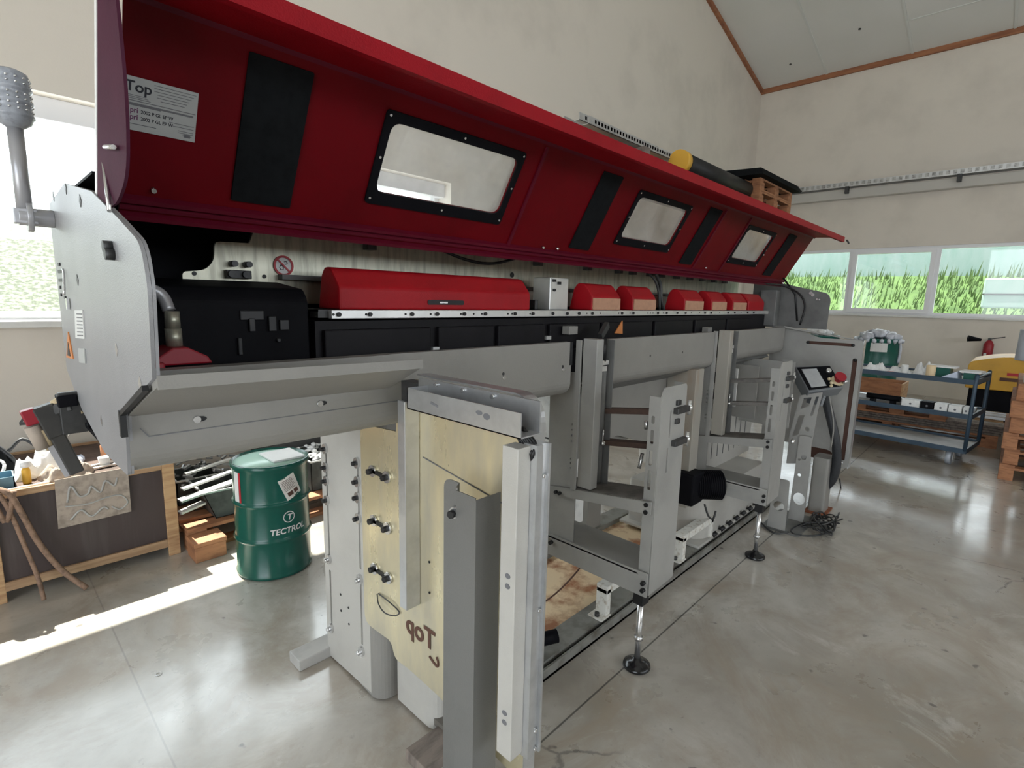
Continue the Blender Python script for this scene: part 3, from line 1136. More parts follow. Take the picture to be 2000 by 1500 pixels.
for k in range(14):
    for j in range(8):
        a = 2 * PI * k / 14
        std.blob((.150 + .041 * math.cos(a), LY + .041 * math.sin(a), 1.958 + .013 * j), .0038, sub=1)
part('lamp_studs', std, 'steel', SL_)['kind'] = 'stuff'

# air service unit hanging at the lower rear corner of the end plate
def EPp(px, py, x=.10):
    return P(px, py, x=x)


PP, P = P, (lambda px, py, x=None, y=None, z=None: PP(px, py, y=2.0 - (x or 0) * .25) if x is not None else PP(px, py, x, y, z))
asu = MB()
a, b = P(137, 765, x=.195), P(148, 845, x=.195)
asu.bar(a, b, .02, .06, (1, 0, 0))
asu.bar(P(106, 800, x=.13), P(140, 790, x=.19), .03, .03)
ASU = part('air_service_unit', asu, 'dark_steel', bev=.003, label='black and red pneumatic service unit')
part('valve_block', MB().bar(P(128, 770, x=.18), P(132, 792, x=.18), .055, .045, (1, 0, 0)), 'black_paint', ASU, .003)
part('regulator_body', MB().bar(P(82, 792, x=.11), P(115, 850, x=.11), .04, .050, (1, 0, 0)), 'unit_black', ASU, .004)
part('cylinder_body', MB().bar(P(106, 840, x=.11), P(150, 922, x=.11), .034, .036, (1, 0, 0)), 'unit_black', ASU, .004)
part('cylinder_edge', MB().bar(P(106, 868, x=.12), P(140, 926, x=.12), .012, .034, (1, 0, 0)), 'lamp_tube', ASU)
part('red_knob', MB().bar(P(51, 800, x=.11), P(66, 828, x=.11), .036, .032, (1, 0, 0)), 'red_plastic', ASU, .004)
part('shut_off_lever', MB().bar(P(56, 826, x=.10), P(38, 828, x=.09), .008, .008).bar(P(50, 812, x=.10), P(40, 826, x=.09), .006, .006), 'dark_steel', ASU)
part('filter_bowl', MB().cyl(P(62, 832, x=.11), P(84, 876, x=.11), .019, .016), 'cloth_tan', ASU)
part('filter_bowl', MB().cyl(P(84, 838, x=.09), P(100, 878, x=.09), .018, .010), 'hose_tan', ASU)
part('fitting', MB().cyl(P(108, 852, x=.09), P(122, 846, x=.12), .015).cyl(P(125, 846, x=.12), P(136, 832, x=.14), .014), 'steel', ASU)
part('air_hose', MB().tube([P(136, 832, x=.14), P(146, 816, x=.17), P(162, 802, x=.205)], .010), 'hose_tan', ASU)
part('air_hose', MB().tube([P(104, 790, x=.13), P(118, 781, x=.15), P(130, 772, x=.18)], .012), 'hose_tan', ASU)

P = PP
# ---- front covers of the trough
CY = 1.30


def cover(x0, x1, name, rr, zb=1.115):
    o_ = [(CY, 1.335), (CY, zb + .05)]
    for k in range(1, 7):
        a = PI / 2 * k / 6
        o_.append((CY + .05 * (1 - math.cos(a)), zb + .05 - .05 * math.sin(a)))
    o_ += [(CY + .16, zb), (CY + .16, zb + .004)]
    i_ = [(CY + .05, zb + .004), (CY + .004, zb + .05), (CY + .004, 1.331), (CY + .03, 1.331), (CY + .03, 1.335)]
    m = MB().prism('x', o_ + i_, x0, x1)
    return part(name, m, 'grey_paint')


cv = cover(.216, 1.71, 'trough_cover', 0)
# long lip (chute) along the left part of the trough
ch = MB()
ch.hull8([(.216, 1.030, 1.356), (.216, 1.030, 1.340), (.216, 1.297, 1.243), (.216, 1.297, 1.249)],
         [(.762, 1.030, 1.348), (.762, 1.030, 1.332), (.842, 1.297, 1.237), (.842, 1.297, 1.243)])
ch.hull8([(.216, 1.026, 1.360), (.216, 1.0298, 1.360), (.216, 1.0298, 1.336), (.216, 1.026, 1.336)],
         [(.762, 1.026, 1.352), (.762, 1.0298, 1.352), (.762, 1.0298, 1.330), (.762, 1.026, 1.330)])
part('trough_lip', ch, 'grey_paint', label='flared sheet lip along the trough')
part('lip_inner', MB().box(.22, .84, 1.285, 1.299, 1.25, 1.335), 'grey_paint')
part('cover_seam', MB().bar((.25, CY - .0008, 1.195), (.93, CY - .0008, 1.195), .002, .002).bar((.25, CY - .0008, 1.195), (.236, CY - .0008, 1.215), .002, .002), 'ink_soft', cv)
for px, py in ((384, 819), (624, 788)):
    c = P(px, py, y=CY)
    part('keyhole_slot', MB().prism('y', circ(c.x + .007, c.z, .014, 12, .45), CY - .001, CY + .002), 'black', cv)
    part('screw', MB().cyl((c.x, CY, c.z), (c.x, CY - .006, c.z), .008, n=10), 'steel', cv)
dd = MB()
for px, py in ((983, 730), (1099, 716), (1193, 705), (1270, 695), (1333, 688)):
    c = P(px, py, y=CY)
    dd.cyl((c.x, CY - .001, c.z), (c.x, CY + .002, c.z), .006, n=10)
part('keyholes', dd, 'dark_steel', cv)
dd = MB()
for px, py in ((984, 738), (1100, 722)):
    c = P(px, py, y=CY)
    dd.cyl((c.x, CY - .004, c.z), (c.x, CY + .002, c.z), .008, n=10)
part('screw', dd, 'steel', cv)
# rounded closing corner at the end of the first cover
cover(1.965, 3.115, 'trough_cover', 0, 1.118)
cover(3.275, 4.42, 'trough_cover', 0, 1.135)
for (x0, x1) in ((1.965, 3.115), (3.275, 4.2)):
    part('under_tray', MB().hull8([(x0, CY + .03, 1.12), (x0, CY + .16, 1.06), (x0, CY + .17, 1.07), (x0, CY + .05, 1.135)],
                                  [(x1, CY + .03, 1.12), (x1, CY + .16, 1.06), (x1, CY + .17, 1.07), (x1, CY + .05, 1.135)]), 'grey_dark')
part('edge_strip', MB().box(1.70, 1.715, CY - .003, CY + .02, 1.24, 1.335), 'black')
part('edge_strip', MB().box(1.962, 1.972, CY - .003, CY + .02, 1.20, 1.335), 'black')

# ---- main beam and its black interior
part('main_beam', MB().box(2.10, 4.3, 1.50, 1.88, .74, 1.10), 'grey_paint', bev=.006)
part('trough_floor', MB().box(.22, 4.45, 1.455, 1.95, 1.10, 1.112), 'black_paint')
part('guide_channel', MB().box(.70, 4.44, 1.455, 1.60, 1.112, 1.425), 'block_dark')
gb = MB()
xs = [.72, 1.10, 1.135, 1.40, 1.425, 1.70, 1.735, 2.1, 2.13, 2.6, 2.64, 3.1, 3.14, 3.6, 3.63, 4.1]
for i in range(0, len(xs), 2):
    gb.box(xs[i], xs[i + 1], 1.436, 1.455, 1.30, 1.40)
    gb.box(xs[i], xs[i + 1], 1.440, 1.455, 1.15, 1.285)
part('guide_blocks', gb, 'block_dark', bev=.004)
part('guide_blocks', MB().box(1.105, 1.132, 1.43, 1.45, 1.318, 1.332), 'aluminium')
part('guide_blocks', MB().box(1.704, 1.735, 1.43, 1.45, 1.335, 1.35), 'aluminium')
part('rear_cover', MB().box(.22, 4.46, 1.88, 1.886, 1.1, 1.745).box(.22, 4.46, 1.45, 1.88, 1.741, 1.747), 'black_paint')
part('left_inner_panel', MB().prism('x', [(1.88, 1.13), (1.88, 1.735), (1.42, 1.67), (1.19, 1.60), (1.06, 1.56), (1.04, 1.50), (1.055, 1.37), (1.31, 1.26), (1.33, 1.13)], .2166, .2196), 'black_paint')
# left black housing
hsg = MB().prism('x', rpoly([(1.46, 1.115), (1.46, 1.485), (1.49, 1.515), (1.66, 1.535), (1.66, 1.115)], [0, .02, .01, 0, 0]), .25, .685)
HS = part('drive_housing', hsg, 'black_paint', bev=.004)
part('mechanism', MB().box(.50, .56, 1.455, 1.47, 1.43, 1.455).box(.52, .535, 1.45, 1.47, 1.40, 1.435).box(.57, .59, 1.45, 1.47, 1.40, 1.44)
     .box(.60, .625, 1.452, 1.47, 1.402, 1.43).box(.49, .50, 1.45, 1.47, 1.34, 1.385).cyl((.595, 1.45, 1.375), (.595, 1.47, 1.375), .006, n=8), 'mech_dark', HS, .002)
part('cable_clamp', MB().box(.66, .70, 1.52, 1.54, 1.50, 1.51), 'dark_steel', HS)
# pump fitting: red foot and metal cap with grey hoses
fx = P(345, 700, y=1.40)
part('red_foot', MB().prism('y', [(fx.x - .05, 1.335), (fx.x - .045, 1.355), (fx.x - .015, 1.375), (fx.x + .015, 1.375), (fx.x + .055, 1.352), (fx.x + .065, 1.335)], 1.36, 1.46)
     .box(.25, .30, 1.34, 1.46, 1.30, 1.345), 'red_plastic', bev=.004)
part('metal_cap', MB().cyl((fx.x, 1.41, 1.375), (fx.x, 1.41, 1.415), .017).cyl((fx.x, 1.41, 1.415), (fx.x, 1.41, 1.455), .0155), 'brushed_aluminium')
part('corrugated_hose', MB().tube([(fx.x, 1.43, 1.455), (fx.x - .01, 1.44, 1.49), (.30, 1.44, 1.50), (.255, 1.44, 1.46)], .014), 'lamp_tube')
part('corrugated_hose', MB().tube([(fx.x - .04, 1.44, 1.36), (fx.x - .04, 1.44, 1.44), (fx.x - .05, 1.44, 1.47), (.27, 1.45, 1.48)], .012), 'grey_dark')
# brushed back plate
bpz = [(.525, 1.70), (.525, 1.70)]
bo = [(.437, 1.555), (.437, 1.528), (.70, 1.528), (.70, 1.47), (4.44, 1.47), (4.44, 1.70), (.64, 1.70), (.62, 1.648), (.525, 1.645), (.520, 1.59), (.495, 1.562)]
bp_ = MB().sheet('y', 1.70, .012, rpoly(bo, [.012, .01, 0, 0, 0, 0, 0, .0, .015, .03, .02]), [])
BPO = part('back_plate', bp_, 'brushed_aluminium')
part('plate_ledge', MB().box(.70, 4.44, 1.66, 1.693, 1.545, 1.56), 'grey_dark')
cs = P(554, 519, y=1.69)
ring = MB().sheet('y', 1.690, .002, circ(cs.x, cs.z, .0315, 32), [circ(cs.x, cs.z, .025, 32)])
ring.bar((cs.x - .02, 1.689, cs.z + .02), (cs.x + .02, 1.689, cs.z - .02), .001, .005)
part('sign_backing', MB().prism('y', circ(cs.x, cs.z, .030, 28), 1.6915, 1.6935), 'label_white', BPO)
part('prohibition_sign', ring, 'sign_red', BPO)
sm = MB()
sm.tube([(cs.x - .012, 1.6905, cs.z - .004), (cs.x - .008, 1.6905, cs.z + .002), (cs.x - .002, 1.6905, cs.z - .003), (cs.x - .002, 1.6905, cs.z - .012), (cs.x - .009, 1.6905, cs.z - .012), (cs.x - .013, 1.6905, cs.z - .006)], .0012, 5)
sm.tube([(cs.x + .002, 1.6905, cs.z + .012), (cs.x + .008, 1.6905, cs.z + .014), (cs.x + .012, 1.6905, cs.z + .008), (cs.x + .006, 1.6905, cs.z + .004)], .001, 5)
part('sign_symbol', sm, 'ink', BPO)
cl_ = P(466, 536, y=1.68)
part('clamp_block', MB().box(cl_.x - .035, cl_.x + .035, 1.672, 1.69, cl_.z - .012, cl_.z + .012), 'dark_steel', bev=.002)
for dx in (-.024, .016):
    part('clamp_bolt', MB().cyl((cl_.x + dx, 1.66, cl_.z), (cl_.x + dx, 1.675, cl_.z), .010, n=12), 'dark_steel')
    part('clamp_bolt', MB().cyl((cl_.x + dx + .01, 1.66, cl_.z + .03), (cl_.x + dx + .01, 1.695, cl_.z + .03), .009, n=12), 'dark_steel')
for px, py in ((380, 534), (517, 540), (1001, 537)):
    c = P(px, py, y=1.69)
    part('hole', MB().cyl((c.x, 1.691, c.z), (c.x, 1.695, c.z), .006 if px < 900 else .012, n=12), 'black', BPO)
hl = MB()
for x in (1.0, 1.9, 2.3, 2.6, 2.75, 2.95, 3.1, 3.3, 3.5, 3.7, 3.9, 4.1):
    hl.box(x, x + .035, 1.66, 1.70, 1.66, 1.70)
part('hinge', hl, 'dark_steel')
part('black_cable', MB().tube([(1.25, 1.62, 1.69), (1.4, 1.60, 1.65), (1.55, 1.60, 1.645), (1.75, 1.62, 1.69)], .006), 'black')

# aluminium rail on a level with the eye
x0r, x1r = P(647, 614, y=1.43).x, 4.50
RL = part('guide_rail', MB().box(x0r, x1r, 1.428, 1.448, 1.432, 1.458), 'aluminium', bev=.002, label='pale aluminium rail with black screws')
part('rail_step', MB().box(x0r - .03, x0r, 1.45, 1.5, 1.435, 1.458).box(x0r - .03, x1r, 1.448, 1.62, 1.452, 1.458), 'dark_steel', RL)
for px in (661, 722, 804, 853, 906, 947, 1005, 1040, 1079, 1107, 1130, 1156, 1214, 1236, 1284, 1301, 1322, 1338, 1376, 1388, 1421, 1434, 1459, 1471):
    x = P(px, 614, y=1.428).x
    part('rail_screw', MB().cyl((x, 1.428, 1.445), (x, 1.421, 1.445), .0065, n=10), 'black', RL)
rs = MB()
for px in (651, 715, 792, 841, 900, 941, 1000, 1035, 925, 992, 1146, 1172, 1208, 1230, 1265, 1270, 1275, 1295, 1350, 1366, 1405, 1447):
    x = P(px, 614, y=1.428).x
    rs.cyl((x, 1.4285, 1.445), (x, 1.4265, 1.445), .0038, n=8)
part('rail_holes', rs, 'black', RL)

# red covers over the rail
def red_cover(x0, x1, y0=1.435, tan=False, rr=.03):
    pr = [(y0 + .135, 1.459), (y0 + .11, 1.56), (y0 + .09, 1.583), (y0 + .05, 1.583), (y0, 1.525), (y0, 1.459)]
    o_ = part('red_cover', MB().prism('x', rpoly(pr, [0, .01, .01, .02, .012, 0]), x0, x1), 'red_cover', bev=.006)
    return o_


rc = red_cover(.768, 1.60)
part('slot', MB().prism('y', rpoly([(1.085, 1.476), (1.245, 1.476), (1.245, 1.492), (1.085, 1.492)], .007), 1.4325, 1.4355), 'black', rc)
part('slot_part', MB().box(1.135, 1.17, 1.4315, 1.4325, 1.481, 1.486), 'steel', rc)
for a, b in ((2.03, 2.265), (2.39, 2.62), (2.97, 3.22), (3.35, 3.58), (3.70, 3.94)):
    rc = red_cover(a, b)
    part('front_face', MB().box(a + .004, b - .004, 1.430, 1.4352, 1.462, 1.515), 'tan_reflection', rc, label='front face with its tan reflection painted on')  # tan plate paints in the reflected light on the red front
red_cover(3.99, 4.31)
part('aluminium_block', MB().box(1.80, 1.93, 1.50, 1.60, 1.458, 1.60), 'aluminium', bev=.003)
part('aluminium_block', MB().box(1.66, 1.70, 1.56, 1.60, 1.458, 1.50).box(1.75, 1.77, 1.54, 1.58, 1.458, 1.50), 'dark_steel', bev=.003)
part('connector', MB().box(1.815, 1.83, 1.49, 1.50, 1.58, 1.592).box(1.85, 1.865, 1.49, 1.50, 1.57, 1.582).cyl((1.825, 1.49, 1.545), (1.825, 1.50, 1.545), .006, n=8), 'black')
part('wiring', MB().tube([(2.72, 1.5, 1.66), (2.78, 1.5, 1.60), (2.80, 1.5, 1.52), (2.84, 1.5, 1.46)], .010).tube([(2.68, 1.52, 1.66), (2.72, 1.5, 1.62), (2.77, 1.5, 1.55), (2.79, 1.5, 1.46)], .007), 'dark_steel')
tr = [P(px, py, y=1.43) for px, py in ((1216, 626), (1201, 651), (1216, 652))]
part('warning_triangle', MB().prism('y', [(p.x, p.z) for p in tr], 1.4295, 1.4345), 'sign_orange')
part('lever', MB().bar(P(1186, 634, y=1.36), P(1172, 658, y=1.34), .02, .03), 'dark_steel')
for px in (1117, 1384):
    c = P(px, 645, y=1.40)
    part('sensor_block', MB().box(c.x - .03, c.x + .03, 1.39, 1.43, c.z - .018, c.z + .018), 'grey_paint', bev=.002)

# ---- right end of the housing
EPR = [(1.60, 1.70), (1.372, 1.672), (1.06, 1.60), (1.035, 1.56), (1.04, 1.33), (1.60, 1.33)]
re_ = part('right_end_plate', MB().sheet('x', 4.52, .008, rpoly(EPR, [0, 0, .03, .03, 0, 0]), []), 'grey_dark', label='darker grey end plate')
part('cap_screw', MB().cyl((4.515, 1.17, 1.60), (4.50, 1.17, 1.60), .012, n=10).cyl((4.515, 1.155, 1.585), (4.50, 1.155, 1.585), .012, n=10), 'steel', re_)
part('holes', MB().cyl((4.515, 1.125, 1.555), (4.512, 1.125, 1.555), .006, n=8).cyl((4.515, 1.108, 1.552), (4.512, 1.108, 1.552), .006, n=8), 'steel', re_)
part('bearing_block', MB().box(4.40, 4.50, 1.38, 1.50, 1.34, 1.62), 'grey_dark', bev=.004)
part('shelf_top', MB().hull8([(4.43, 1.31, 1.33), (4.43, 1.44, 1.33), (4.43, 1.44, 1.345), (4.43, 1.31, 1.345)], [(4.53, .80, 1.255), (4.53, 1.42, 1.33), (4.53, 1.42, 1.345), (4.53, .80, 1.262)]), 'grey_paint')
# big slotted plate facing the corridor
FRx = 4.50
fo = rpoly([(1.42, 1.345), (1.20, 1.315), (1.08, 1.265), (.785, 1.265), (.785, .30), (.85, .30), (.90, .42), (1.42, .42)], [0, .05, .05, .03, .03, .0, .05, 0])
hs = [rect(.845, 1.215, 1.155, 1.238, .010), rect(.812, .36, .842, 1.13, .01)]
FR = part('side_plate', MB().sheet('x', FRx, .01, fo, hs), 'frame_grey')
part('plate_edge', MB().prism('x', rpoly([(.785, .30), (.785, 1.265), (.79, 1.265), (.79, .30)], 0), FRx, FRx + .07), 'galvanised', FR)
part('slot_backing', MB().box(FRx + .02, FRx + .03, .80, 1.2, .33, 1.25), 'slot_brown', FR)
for (y, z) in ((.85, 1.226), (1.15, 1.226), (.827, 1.12)):
    part('slot_end', MB().blob((FRx - .004, y, z), .012, (.6, 1, 1)), 'black', FR)
part('column', MB().prism('z', rpoly([(4.20, .955), (4.20, .85), (4.36, .85), (4.36, .955)], .02), 0.0, .42), 'grey_paint')
part('column_foot', MB().box(4.17, 4.39, .83, .97, 0, .012), 'rust')
part('hinge_knob', MB().blob((4.49, .83, .34), .012), 'steel', FR)

# ---- hood (lid)
A0, A1 = Vector((1.396, 1.65)), Vector((1.19, 2.01))
dr = (A1 - A0).normalized()
nr = Vector((-dr.y, dr.x))          # towards -y?
if nr.x > 0: nr = -nr               # inside face looks to the front


def LD(x, s, off=0.0):
    """point on the hood's inner face, s = 0 at its lower edge .. 1 at the top; off = towards the room"""
    q = A0 + (A1 - A0) * s + nr * off
    return Vector((x, q.x, q.y))


def LDpix(px, py):
    v = RC @ Vector(((px - 1000) / F, -(py - 750) / F, -1.0))
    n = Vector((0, nr.x, nr.y))
    a = Vector((0, A0.x, A0.y))
    t = (a - Vector((0, 0, H))).dot(n) / v.dot(n)
    p = Vector((0, 0, H)) + v * t
    s = (Vector((p.y, p.z)) - A0).dot(A1 - A0) / (A1 - A0).length_squared
    return p.x, s


LM = Matrix(((1, 0, 0, 0), (0, dr.x, nr.x, A0.x), (0, dr.y, nr.y, A0.y), (0, 0, 0, 1)))   # (x, length, off)
LL = (A1 - A0).length
X0L, X1L = .250, 4.50


def lidrect(px4):
    q = [LDpix(*p) for p in px4]
    xs_ = sorted(p[0] for p in q)
    ss = sorted(p[1] for p in q)
    return (xs_[0] + xs_[1]) / 2, (ss[0] + ss[1]) / 2 * LL, (xs_[2] + xs_[3]) / 2, (ss[2] + ss[3]) / 2 * LL


W1 = lidrect([(762, 238), (1010, 308), (975, 420), (733, 372)])
W2 = lidrect([(1250, 382), (1342, 408), (1306, 484), (1208, 465)])
W3 = lidrect([(1458, 447), (1510, 460), (1477, 515), (1425, 508)])
WIN = [W1, (W2[0], W1[1], W2[2], W1[3]), (W3[0], W1[1], W3[2], W1[3])]
sk = MB()
sk.curve2d([rect(X0L, 0, X1L, LL)] + [rect(a, b, c, d, .03) for a, b, c, d in WIN], LM @ Matrix.Translation((0, 0, -.004)), .006)
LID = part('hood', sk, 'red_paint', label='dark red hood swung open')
tf = MB()
tf.hull8([(X0L, 1.19, 2.010), (X0L, .990, 1.999), (X0L, .990, 2.003), (X0L, 1.19, 2.014)],
         [(X1L, 1.19, 2.010), (X1L, .990, 1.999), (X1L, .990, 2.003), (X1L, 1.19, 2.014)])
tf.box(X0L, X1L, .987, .992, 1.967, 2.003)
tf.box(X0L, X1L, .992, 1.004, 1.967, 1.970)
part('hood_flange', tf, 'flange_red_lit', LID, label='upper flange of the hood, its light painted as brighter red')
rd = MB()
for s, o_, h in ((.095, .012, .010), (.055, .006, .008), (.005, .012, .010), (.985, .010, .012)):
    rd.hull8([LD(X0L, s), LD(X0L, s + h / LL * 1.6), LD(X0L, s + h / LL, o_), LD(X0L, s + .1 * h / LL, o_)],
             [LD(X1L, s), LD(X1L, s + h / LL * 1.6), LD(X1L, s + h / LL, o_), LD(X1L, s + .1 * h / LL, o_)])
part('hood_beads', rd, 'red_dark', LID)
rb = MB()
for x in (1.39, 2.88, 3.24):
    rb.hull8([LD(x, .10), LD(x + .012, .10), LD(x + .012, .10, .006), LD(x, .10, .006)], [LD(x, .97), LD(x + .012, .97), LD(x + .012, .97, .006), LD(x, .97, .006)])
part('hood_ribs', rb, 'red_dark', LID)
cp = [(1.392, 1.652), (1.19, 2.012), (1.075, 2.006), (1.065, 1.80), (1.10, 1.69), (1.20, 1.655)]
part('hood_end', MB().prism('x', rpoly(cp, [0, 0, 0, .05, .05, .03]), .214, .219), 'plum', LID, label='plum-coloured hood end')
part('hood_skin', MB().hull8([LD(.214, 0, -.012), LD(.214, 1, -.012), LD(.214, 1, -.016), LD(.214, 0, -.016)],
                             [LD(X1L, 0, -.012), LD(X1L, 1, -.012), LD(X1L, 1, -.016), LD(X1L, 0, -.016)]), 'red_paint', LID) if False else None
he = MB()
he.hull8([(.214, 1.400, 1.655), (.214, 1.200, 2.017), (.214, 1.215, 2.022), (.214, 1.415, 1.66)], [(.222, 1.400, 1.655), (.222, 1.200, 2.017), (.222, 1.215, 2.022), (.222, 1.415, 1.66)])
part('hood_edge_backlight', he, 'white_paint', LID, label='rear edge of the hood, its backlight painted white')  # window backlight along the red edge, put in as a white strip
# window frames and panes
for (a, b, c, d) in WIN:
    fr_ = MB().curve2d([rect(a - .022, b - .034, c + .022, d + .026, .012), rect(a, b, c, d, .03)], LM @ Matrix.Translation((0, 0, .003)), .006)
    f_ = part('window_frame', fr_, 'black_paint', LID)
    part('window_pane', MB().curve2d([rect(a - .01, b - .01, c + .01, d + .01, .03)], LM @ Matrix.Translation((0, 0, -.0085)), .003), 'polycarbonate', LID)
    rv = MB()
    for u in (a - .011, (a + c) / 2, c + .011):
        for v in (b - .018, d + .014):
            rv.cyl(LM @ Vector((u, v, .006)), LM @ Vector((u, v, .0085)), .0035, n=8)
    for u in (a - .011, c + .011):
        rv.cyl(LM @ Vector((u, (b + d) / 2, .006)), LM @ Vector((u, (b + d) / 2, .0085)), .0035, n=8)
    part('frame_screws', rv, 'steel', LID)
for q in ([(490, 98), (612, 138), (565, 408), (447, 388)], [(1178, 330), (1213, 345), (1150, 492), (1113, 483)],
          [(1385, 403), (1407, 412), (1352, 515), (1332, 508)], [(1540, 453), (1552, 460), (1507, 540), (1494, 535)]):
    a, b, c, d = lidrect(q)
    part('rubber_strip', MB().curve2d([rect(a, .18 * LL, c, .94 * LL, .004)], LM @ Matrix.Translation((0, 0, .003)), .005), 'rubber', LID)
# maker's label
a, b, c, d = lidrect([(242, 143), (389, 183), (378, 278), (234, 248)])
lb = part('maker_label', MB().curve2d([rect(a, b, c, d)], LM @ Matrix.Translation((0, 0, .0012)), .0008), 'label_grey', LID, label='pale printed label')
W_, H_ = c - a, d - b
TL = lambda u, v: LM @ Matrix.Translation((a + u * W_, b + v * H_, .0018))
tx = MB().text('Top', .026, TL(.03, .74), .0001, bold=True)
ln = MB()


def lline(u0, v, u1, h=.0016, m=None):
    (m or ln).curve2d([rect(a + u0 * W_, b + v * H_, a + u1 * W_, b + v * H_ + h)], LM @ Matrix.Translation((0, 0, .0018)), .0003)


lline(.02, .56, .98, .0014)
for k in range(6):
    lline(.40 + .04 * (k > 2) + .05 * (k > 4), .93 - .055 * k, .97 - .03 * k, .0011)
for k in range(3):
    lline(.03, .66 - .03 * k, .30 + .03 * k, .0010)
lline(.05, .12, .45, .0012)
lline(.62, .24, .97, .0011)
lline(.62, .30, .97, .0011)
lline(.75, .17, .97, .0011)
lline(.75, .13, .97, .0011)
lline(.03, .49, .95, .0035)
lline(.03, .475, .5, .0012)
tx.text('2002 P GL EP W', .0088, TL(.24, .35), .0001, bold=True, sx=.9)
tx.text('2002 P GL EP W', .0088, TL(.24, .22), .0001, bold=True, sx=.9)
lline(.82, .085, .95, .0012)
lline(.84, .06, .93, .003)
lline(.84, .10, .93, .0025)
part('label_text', tx, 'ink', LID)
part('label_lines', ln, 'ink_soft', LID)
tp_ = MB().text('pri', .014, TL(.10, .345), .0001, bold=True, sx=.85)
tp_.text('pri', .014, TL(.10, .215), .0001, bold=True, sx=.85)
part('label_print', tp_, 'ink_purple', LID)
# hood support strut and bolts
part('gas_strut', MB().cyl(P(203, 318, y=1.30), P(214, 412, y=1.22), .004, n=8), 'steel', LID)
part('hood_bolt', MB().cyl(P(205, 287, x=.212), P(222, 287, x=.206), .004, n=8).blob(P(233, 291, y=1.2), .005), 'steel', LID)
for (px, py) in ((299, 370), (1059, 482), (1087, 484), (1377, 522), (1490, 497)):
    x, s = LDpix(px, py)
    part('hood_bolt', MB().cyl(LD(x, s), LD(x, s, .01), .005, n=8), 'steel', LID)
part('hood_stay', MB().tube([LD(4.44, .18), P(1553, 575, x=4.47), P(1557, 627, x=4.48)], .007, 8, 1), 'black')
part('hood_cable', MB().tube([LD(4.1, .02), P(1530, 558, x=4.40), P(1562, 575, x=4.42), P(1572, 600, x=4.42), P(1562, 635, x=4.42)], .007), 'black')
part('spring_hook', MB().tube([(4.56, .985, 1.985), (4.58, .98, 1.975), (4.585, .975, 1.96)], .006), 'dark_steel')

